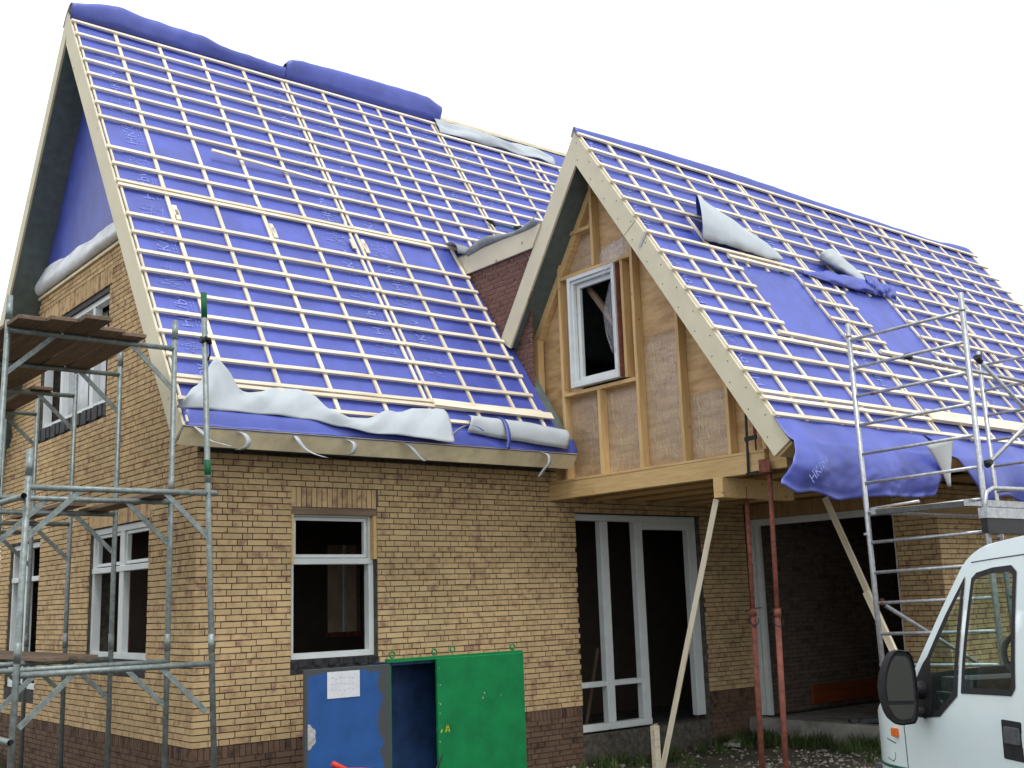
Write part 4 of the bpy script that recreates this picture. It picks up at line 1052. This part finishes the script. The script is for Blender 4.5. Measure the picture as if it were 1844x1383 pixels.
for k in range(1,25): bm.faces.new((vs_[0], vs_[k], vs_[k+1]))
obj('bare_patch', bm, 'bare_metal', bdoor, WORLD[bdoor.name])
note = bbox('paper_note', .89, 1.245, -1.0265, -1.0225, .445, .69, 'paper', bdoor)
rs = random.Random(2)
for r_ in range(3):
    pts = [[(.93+k*.045, .63-.055*r_), (.945+k*.045+rs.random()*.015, .63-.055*r_+rs.uniform(-.012,.012))] for k in range(6)]
    bm = strokes(pts, .004); obj('handwriting', bm, 'ink', bdoor, Matrix.Translation((0,-1.0272,0)) @ Matrix.Rotation(math.pi/2, 4, 'X'))
o = tube('power_cable', [(2.35,-.75,-.05),(2.25,-1.02,-.13),(2.12,-1.06,-.28),(1.98,-1.1,-.5),(1.85,-1.2,GZ+.03),(1.7,-1.6,GZ+.03)], .008, 'van_black', cab, 6)
rh = thing('red_tool', 'red plastic tool handle poking up in front of the blue door', 'tool', (.85,-1.45,GZ))
tube('handle', [(.78,-1.3,-.10),(.83,-1.32,-.13),(.92,-1.34,-.175),(1.06,-1.36,-.185),(1.16,-1.38,-.2)], [.026,.028,.024,.022,.022], 'red_plastic', rh, 12)
tube('shaft', [(.80,-1.31,-.13),(.84,-1.38,GZ)], .018, 'dark_metal', rh, 8)

# ------------------------------------------------------------------ bits in the wing opening
o = bbox('orange_board', 9.55, 11.9, -.075, -.03, -.33, -.07, 'orange_board', None); tag(o, 'long orange red board lying on edge along the dark inner wall', 'board')
bbox('board_seam', 9.552, 11.89, -.0765, -.0752, -.165, -.160, 'van_black', o)
for k, (x, y) in enumerate(((8.72,-1.42),(8.80,-1.50))):
    bm = NB(); tubebm(bm, [(x-.45,y-.15,-.385),(x+1.6,y-.9,-.385)], .038, 12, cap=False); tubebm(bm, [(x-.45,y-.15,-.385),(x+1.6,y-.9,-.385)], .031, 12, cap=False)
    o = obj('drain_pipe', bm, 'van_grey', None); tag(o, ('grey drain pipe lying on the slab, nearer the inner wall', 'grey drain pipe lying on the slab, nearer the van')[k], 'pipe', 'pipes on the slab')
bd = thing('leaning_door', 'dark sheet of timber leaning inside the porch window', 'board', (5.9,.9,-.4))
beam('lath', (5.75,.75,-.35), (6.25,1.0,.62), .05, .025, (0,-1,0), 'plank', bd)

# ------------------------------------------------------------------ white van
van = thing('delivery_van', 'white delivery van nose in towards the house at the right edge', 'van', (1.4986,-6.7663,0), math.radians(60))
VW = WORLD[van.name]
def tmb(z): return .17*(max(0, z-.55)/.95)**1.4
def nose(l): return .34*(max(0, -.15-l)/.75)**1.8
def rear(l): return .0
def SV(l, z, off=0., side=0):            # side skin point, side 0 = left (driver)
    y = off-tmb(z)-nose(l)
    if side: y = -2.0-y
    return Vector((-l, y, z))
outl = [(-.93,-.33),(-.95,.05),(-.92,.25),(-.86,.33),(-.62,.48),(-.30,.62),(-.04,.705),(.10,.784),(.235,.955),(.392,1.171),(.565,1.405),(.603,1.438),(.655,1.470),(.72,1.496),(.80,1.515),(.94,1.530),(1.132,1.540),(1.6,1.55),(2.6,1.56),(3.9,1.54),(3.98,1.45),(4.02,.5),(4.0,-.33),(3.35,-.33)]
def arch(c): return [(c+.40*math.cos(a), -.33+.40*math.sin(a)) for a in [i*math.pi/8 for i in range(9)]]
outl += arch(2.9)+[(2.4,-.33),(.2,-.33)]+[(p[0], p[1]) for p in arch(-.35)]
outl = outl[:-1]+[(-.75,-.33)]
win = [(.66,.735),(.665,.9),(.676,1.1),(.69,1.335),(.73,1.362),(.88,1.385),(1.05,1.392),(1.10,1.36),(1.125,1.1),(1.15,.79),(1.12,.755)]
quar = [(.205,.79),(.30,.925),(.45,1.135),(.615,1.345),(.622,1.1),(.612,.715),(.56,.68),(.43,.592),(.29,.575),(.235,.64)]
def shrink(lp, d):
    cx = sum(p[0] for p in lp)/len(lp); cz = sum(p[1] for p in lp)/len(lp); n = len(lp); r = []
    for i in range(n):
        p0, p1, p2 = lp[i-1], lp[i], lp[(i+1)%n]
        def nm(a, b):
            dx, dz = b[0]-a[0], b[1]-a[1]; L = math.hypot(dx, dz); nx, nz_ = -dz/L, dx/L
            if nx*(cx-a[0])+nz_*(cz-a[1]) < 0: nx, nz_ = -nx, -nz_
            return nx, nz_
        a, b = nm(p0, p1), nm(p1, p2); mx_, mz_ = a[0]+b[0], a[1]+b[1]; L = math.hypot(mx_, mz_) or 1; k = d/max(.5, L/2)
        r.append((p1[0]+mx_/L*k, p1[1]+mz_/L*k))
    return r
def skin(loops, off, side, cuts=True):
    bm = NB(); es = []
    for lp in loops:
        vv = [bm.verts.new((p[0], 0, p[1])) for p in lp]; es += [bm.edges.new((vv[i], vv[(i+1)%len(vv)])) for i in range(len(vv))]
    bmesh.ops.triangle_fill(bm, edges=es, use_beauty=True)
    if cuts:
        for z in [.3,.45,.55,.63,.7,.78,.86,.94,1.02,1.1,1.18,1.26,1.34,1.4,1.45,1.5]:
            bmesh.ops.bisect_plane(bm, geom=bm.verts[:]+bm.edges[:]+bm.faces[:], plane_co=(0,0,z), plane_no=(0,0,1))
        for l in [-.88,-.8,-.7,-.6,-.5,-.4,-.3,-.2,0,.4,.8,1.2,2]:
            bmesh.ops.bisect_plane(bm, geom=bm.verts[:]+bm.edges[:]+bm.faces[:], plane_co=(l,0,0), plane_no=(1,0,0))
    for v in bm.verts: v.co = SV(v.co.x, v.co.z, off, side)
    bmesh.ops.recalc_face_normals(bm, faces=bm.faces[:])
    out_ = sum((f.normal.y*f.calc_area() for f in bm.faces))
    if (out_ < 0) != bool(side): bmesh.ops.reverse_faces(bm, faces=bm.faces[:])
    for f in bm.faces: f.smooth = True
    return bm
side_hole_w, side_hole_q = win, quar
def joinbm(dst, src):
    me = bpy.data.meshes.new('tmp'); src.to_mesh(me); src.free(); dst.from_mesh(me); bpy.data.meshes.remove(me)
body = NB()
for sd_ in (0, 1): joinbm(body, skin([outl, win, quar], 0, sd_))
def loft(path, crown, nq=14):
    bm = NB(); rows = []
    for (l, z) in path:
        a, b = SV(l, z, 0, 0), SV(l, z, 0, 1); row = []
        for k in range(nq+1):
            q = k/nq; p = a.lerp(b, q); cr = crown(l, z)*(1-abs(2*q-1)**3.2)
            p.z += cr; p.x += (.16*(1-abs(2*q-1)**2) if l < .75 else 0)*(1 if l > -.7 else .9)
            row.append(bm.verts.new(p))
        rows.append(row)
    for A, B in zip(rows, rows[1:]):
        for k in range(nq): bm.faces.new((A[k], A[k+1], B[k+1], B[k])).smooth = True
    bmesh.ops.recalc_face_normals(bm, faces=bm.faces[:])
    return bm
cr = lambda l, z: .055 if l > .6 else .03
joinbm(body, loft(outl[0:8], cr)); joinbm(body, loft(outl[10:21], cr)); joinbm(body, loft(outl[20:23], lambda l, z: 0))
obj('body', body, 'van_white', van, VW)
ws = obj('windscreen', loft(outl[7:11], lambda l, z: .03), 'van_glass', van, VW)
for sd_ in (0, 1):
    gl = obj('window_glass', skin([shrink(win, .022)], -.012, sd_), 'van_glass', van, VW)
    obj('window_seal', skin([shrink(win, -.006), shrink(win, .026)], .005, sd_), 'van_black', gl, VW)
    gl = obj('quarter_glass', skin([shrink(quar, .028)], -.012, sd_), 'van_glass', van, VW)
    obj('window_seal', skin([shrink(quar, -.004), shrink(quar, .034)], .006, sd_), 'van_black', gl, VW)
def groove(pts, r=.0045, mat='van_grey', name='panel_gap'):
    P = []
    for a, b in zip(pts, pts[1:]):
        for k in range(6): t = k/6; P.append(VW @ SV(a[0]+(b[0]-a[0])*t, a[1]+(b[1]-a[1])*t, -.001))
    P.append(VW @ SV(*pts[-1], -.001)); return tube(name, P, r, mat, van, 6)
groove([(.0,.55),(.005,.4),(.01,.1),(.05,-.3)]); groove([(1.22,1.42),(1.235,1.0),(1.24,.4),(1.22,-.3)]); groove([(.66,1.425),(.9,1.437),(1.22,1.45)], .004); groove([(1.22,1.45),(2.5,1.48),(3.9,1.47)], .004)
groove([(-.24,.40),(-.12,.385)], .004); groove([(-.26,.285),(-.17,.275),(-.14,.30),(-.14,.33)], .003)
groove([(-.88,.20),(-.6,.225),(-.3,.24),(0.,.25)], .010, 'trim_green', 'trim_strip')
groove([(.05,.25),(.6,.255),(1.2,.26)], .006, 'trim_green', 'trim_strip')
# side indicator, door handle
def patch(name, l0, l1, z0, z1, th, mat, parent=None):
    bm = NB(); A = [SV(l, z, th) for l, z in ((l0,z0),(l1,z0),(l1,z1),(l0,z1))]; B = [SV(l, z, -.01) for l, z in ((l0,z0),(l1,z0),(l1,z1),(l0,z1))]
    a = [bm.verts.new(p) for p in A]; b = [bm.verts.new(p) for p in B]; bm.faces.new(a)
    for i in range(4): bm.faces.new((a[i], b[i], b[(i+1)%4], a[(i+1)%4]))
    bmesh.ops.recalc_face_normals(bm, faces=bm.faces[:]); bmesh.ops.bevel(bm, geom=bm.edges[:], offset=.004, segments=2, affect='EDGES')
    return obj(name, bm, mat, parent or van, VW)
patch('side_indicator', -.135, -.075, .425, .475, .022, 'indicator')
hd = patch('door_handle', 1.03, 1.20, .44, .63, .006, 'van_black'); patch('handle_flap', 1.07, 1.19, .52, .60, .022, 'van_grey', hd)
# mirrors: shell opening rearwards with two glasses, arm and triangular base
def mirror(side):
    sg = 1 if side == 0 else -1
    def P(a, b, c):      # a forward, b outward from skin, c height
        return Vector((a, b if side == 0 else -2.0-b, c))
    mb = NB(); rows = []
    prof = []
    for k in range(20):
        t = 2*math.pi*k/20; cx_, sz_ = math.cos(t), math.sin(t)
        ex = math.copysign(abs(cx_)**(.85 if cx_ > 0 else .35), cx_); ez = math.copysign(abs(sz_)**.8, sz_)
        wdt = .090*(1-.45*max(0, ez)**1.5 if cx_ > 0 else 1)
        prof.append((.165+wdt*ex+.035*max(0,ez)*-1*0, .745+.205*ez))
    cfx, cfz = .165, .745
    for d, s in ((.0,1.0),(.035,1.02),(.08,.97),(.12,.80),(.14,.5),(.145,.05)):
        rows.append([mb.verts.new(P(-.33+d+(b-.165)*.25, cfx+(b-cfx)*s, cfz+(c-cfz)*s)) for b, c in prof])
    for A, B in zip(rows, rows[1:]):
        for k in range(20): mb.faces.new((A[k], A[(k+1)%20], B[(k+1)%20], B[k])).smooth = True
    mb.faces.new([mb.verts.new(P(-.33+.02+(b-.165)*.25, cfx+(b-cfx)*.97, cfz+(c-cfz)*.97)) for b, c in prof])
    bmesh.ops.recalc_face_normals(mb, faces=mb.faces[:])
    mo = obj('wing_mirror', mb, 'van_black', van, VW)
    def gl(z0, z1, k0):
        b_ = NB(); pts = []
        for (b, c) in prof:
            c2 = min(max(c, z0), z1); pts.append((cfx+(b-cfx)*.80, cfz+(c2-cfz)*.86))
        q = []
        for p in pts:
            if not q or (abs(p[0]-q[-1][0])+abs(p[1]-q[-1][1])) > 1e-4: q.append(p)
        b_.faces.new([b_.verts.new(P(-.33+.012+(b-.165)*(.25), b, c)) for b, c in q])
        bmesh.ops.recalc_face_normals(b_, faces=b_.faces[:]); obj('mirror_glass', b_, 'mirror_glass', mo, VW)
    gl(.66, 2, 0); gl(-2, .635, 1)
    ab = NB(); tubebm(ab, [P(-.25,-.03,.72), P(-.25,.03,.72), P(-.255,.09,.735)], [.06,.045,.05], 10); tubebm(ab, [P(-.25,-.03,.60), P(-.255,.03,.60), P(-.26,.08,.62)], [.04,.03,.03], 8)
    obj('mirror_arm', ab, 'van_black', mo, VW)
mirror(0); mirror(1)
bm = skin([[(.17,.77),(.25,.87),(.32,.93),(.36,.75),(.36,.60),(.28,.56),(.22,.6)]], .012, 0); obj('mirror_base', bm, 'van_black', van, VW)
# cab interior
bm = NB()
box(bm, -.62, -.15, -1.86, -.14, .35, .70); box(bm, -.45, -.12, -1.80, -.2, .70, .78)
box(bm, -3.9, -.1, -1.9, -.1, -.30, -.22)
obj('dashboard', bm, 'van_grey', van, VW)
for yc in (-.5, -1.4):
    bm = NB(); box(bm, -1.45, -.95, yc-.27, yc+.27, .15, .33); obj_s = None
    pr_ = [(-1.40,.30),(-1.30,.32),(-1.48,.98),(-1.60,.96)]
    A = [bm.verts.new((a, yc-.25, b)) for a, b in pr_]; B = [bm.verts.new((a, yc+.25, b)) for a, b in pr_]
    bm.faces.new(A); bm.faces.new(B[::-1]); [bm.faces.new((A[i], B[i], B[(i+1)%4], A[(i+1)%4])) for i in range(4)]
    bmesh.ops.recalc_face_normals(bm, faces=bm.faces[:]); bmesh.ops.bevel(bm, geom=bm.edges[:], offset=.03, segments=2, affect='EDGES')
    obj('seat', bm, 'van_grey', van, VW)
c_ = Vector((-.66,-.50,.87)); ax = Vector((-.80,0,.60)).normalized(); e1 = Vector((0,1,0)); e2 = ax.cross(e1)
st = tube('steering_wheel', [VW @ (c_+e1*.2*math.cos(a)+e2*.2*math.sin(a)) for a in [i*math.pi/14 for i in range(29)]], .016, 'van_grey', van, 8)
for a in (0, math.pi, -math.pi/2): tube('spoke', [VW @ c_, VW @ (c_+e1*.2*math.cos(a)+e2*.2*math.sin(a))], .014, 'van_grey', st, 6)
tube('steering_column', [VW @ c_, VW @ Vector((-.45,-.5,.62))], .035, 'van_black', st, 8)
bm = NB(); box(bm, -1.62, -1.60, -1.85, -.15, -.2, 1.0); obj('bulkhead', bm, 'van_grey', van, VW)
for l in (-.35, 2.9):
    for y in (-.22, -1.78):
        bm = NB(); a, b = VW @ Vector((-l, y-.09, -.35)), VW @ Vector((-l, y+.09, -.35))
        tubebm(bm, [a, a.lerp(b,.06), a.lerp(b,.94), b], [.29,.315,.315,.29], 28); o = obj('wheel', bm, 'tyre', van)
        bm = NB(); d_ = (b-a).normalized(); e = b+d_*.004 if y > -1 else a-d_*.004
        tubebm(bm, [a.lerp(b,.5), e], .19, 20); obj('rim', bm, 'bare_metal', o)
bm = NB(); box(bm, .78, 1.10, -1.75, -.25, -.33, .14); bmesh.ops.bevel(bm, geom=bm.edges[:], offset=.05, segments=3, affect='EDGES'); obj('bumper', bm, 'van_grey', van, VW)
for y in (-.5, -1.5):
    bm = NB(); box(bm, .80, .99, y-.17, y+.17, .20, .36); bmesh.ops.bevel(bm, geom=bm.edges[:], offset=.03, segments=2, affect='EDGES'); obj('headlight', bm, 'mirror_glass', van, VW)

# ------------------------------------------------------------------ neighbour, far left
nb = thing('neighbour_house', 'brown roofed neighbouring house peeping out behind the left gable', 'house', (.5,28,GZ))
bbox('wall', -6.0, 3.6, 26, 34, GZ, 5.2, 'yellow_brick', nb)
pris('roof', [(-6.3,5.2),(3.9,5.2),(-1.2,10.2)], 25.7, 34.3, 'roof_tile', nb, axis='y')
for x in (-4.5, 1.0): bbox('window', x, x+1.2, 25.93, 25.99, 1.0, 2.4, 'white_frame', nb)

# ------------------------------------------------------------------ weeds, rubble
def tuft_mesh(bm, x, y, z, n, h, spread, rs):
    for k in range(n):
        a = rs.random()*6.28; r = rs.random()*spread; bx, by = x+r*math.cos(a), y+r*math.sin(a)
        hh = h*rs.uniform(.4,1.1); ln = rs.uniform(.1,.6)*hh; a2 = rs.random()*6.28; w_ = rs.uniform(.004,.009)
        px_, py_ = -math.sin(a2)*w_, math.cos(a2)*w_
        pts = [(0,0,0),(ln*.3,hh*.55,.8),(ln,hh,.1)]
        prev = None
        for (d, zz, ww) in ((0,0,1),(ln*.3,hh*.6,.8),(ln,hh,.12)):
            cx_, cy_ = bx+math.cos(a2)*d, by+math.sin(a2)*d
            cur = (bm.verts.new((cx_-px_*ww, cy_-py_*ww, z+zz)), bm.verts.new((cx_+px_*ww, cy_+py_*ww, z+zz)))
            if prev: bm.faces.new((prev[0], prev[1], cur[1], cur[0]))
            prev = cur
rs = random.Random(12); bm = NB()
for k in range(150): tuft_mesh(bm, 8.12-abs(rs.gauss(0,.35)), rs.uniform(-3.2,.2), GZ-.03, 26, rs.uniform(.08,.26), .12, rs)
for k in range(70): tuft_mesh(bm, rs.uniform(4.8,7.6), -.05-abs(rs.gauss(0,.5)), GZ-.03, 20, rs.uniform(.05,.18), .12, rs)
for k in range(60): tuft_mesh(bm, rs.uniform(-1.6,-.05), rs.uniform(2.,8.), GZ-.03, 26, rs.uniform(.12,.35), .15, rs)
for k in range(60): tuft_mesh(bm, rs.uniform(4.5,8.0), rs.uniform(-4.0,-.6), GZ-.03, 14, rs.uniform(.04,.12), .15, rs)
o = obj('grass', bm, 'grass_blade', None); tag(o, 'weeds and grass along the wall foot and slab', 'grass'); o['kind'] = 'stuff'
bm = NB()
for k in range(1500):
    x, y = rs.uniform(3.5,8.1), rs.uniform(-5.2,-.03); r = rs.uniform(.008,.035)
    if rs.random() < .35: x, y = rs.uniform(5.5,8.0), rs.uniform(-3.6,-1.6)
    z = GZ+.05*nz(x*.35,y*.35,0)+.025*nz(x*1.7,y*1.7,3)+r*.1
    if not (4.4 < x < 14 and y > -.05):
        vv = [bm.verts.new((x+r*rs.uniform(.6,1.2)*math.cos(a), y+r*rs.uniform(.6,1.2)*math.sin(a), z)) for a in (0,1.26,2.5,3.8,5.0)]; tp = bm.verts.new((x, y, z+r*rs.uniform(.4,1.)))
        for i in range(5): bm.faces.new((vv[i], vv[(i+1)%5], tp))
o = obj('rubble', bm, 'rubble', None); tag(o, 'scattered stone and mortar rubble on the bare ground', 'rubble'); o['kind'] = 'stuff'
for k, (x, y, a) in enumerate(((7.45,-.32,.3),(7.95,-.12,1.2),(7.2,-.5,2.1))):
    bm = NB(); box(bm, -.105,.105,-.05,.05,0,.055); bmesh.ops.bevel(bm, geom=bm.edges[:], offset=.008, segments=1, affect='EDGES')
    o = obj('loose_brick', bm, 'rubble', None, Matrix.Translation((x,y,GZ+.01)) @ Matrix.Rotation(a,4,'Z') @ Matrix.Rotation(.15,4,'X'))
    tag(o, ('broken brick lying right below the porch door jamb','broken brick tucked against the brown plinth corner','broken brick lying out from the porch door')[k], 'brick', 'loose bricks by the porch')
# safety lanyard snagged on the main roof near the valley
ln = thing('roof_lanyard', 'dark strap and hook snagged on the main roof battens beside the valley', 'strap', tuple(MR(5.3,4.45,.06)))
tube('strap', [MR(5.27,4.52,.07),MR(5.34,4.44,.09),MR(5.55,4.50,.075),MR(5.72,4.47,.08),MR(5.85,4.42,.09),MR(5.95,4.28,.04)], .012, 'trim_green', ln, 6)
bm = NB(); tubebm(bm, [MR(5.72,4.50,.09),MR(5.80,4.47,.12),MR(5.92,4.46,.10)], [.02,.045,.02], 8); tubebm(bm, [MR(5.24,4.56,.07),MR(5.30,4.50,.10),MR(5.33,4.42,.08)], [.02,.03,.015], 8); obj('hook', bm, 'dark_metal', ln)
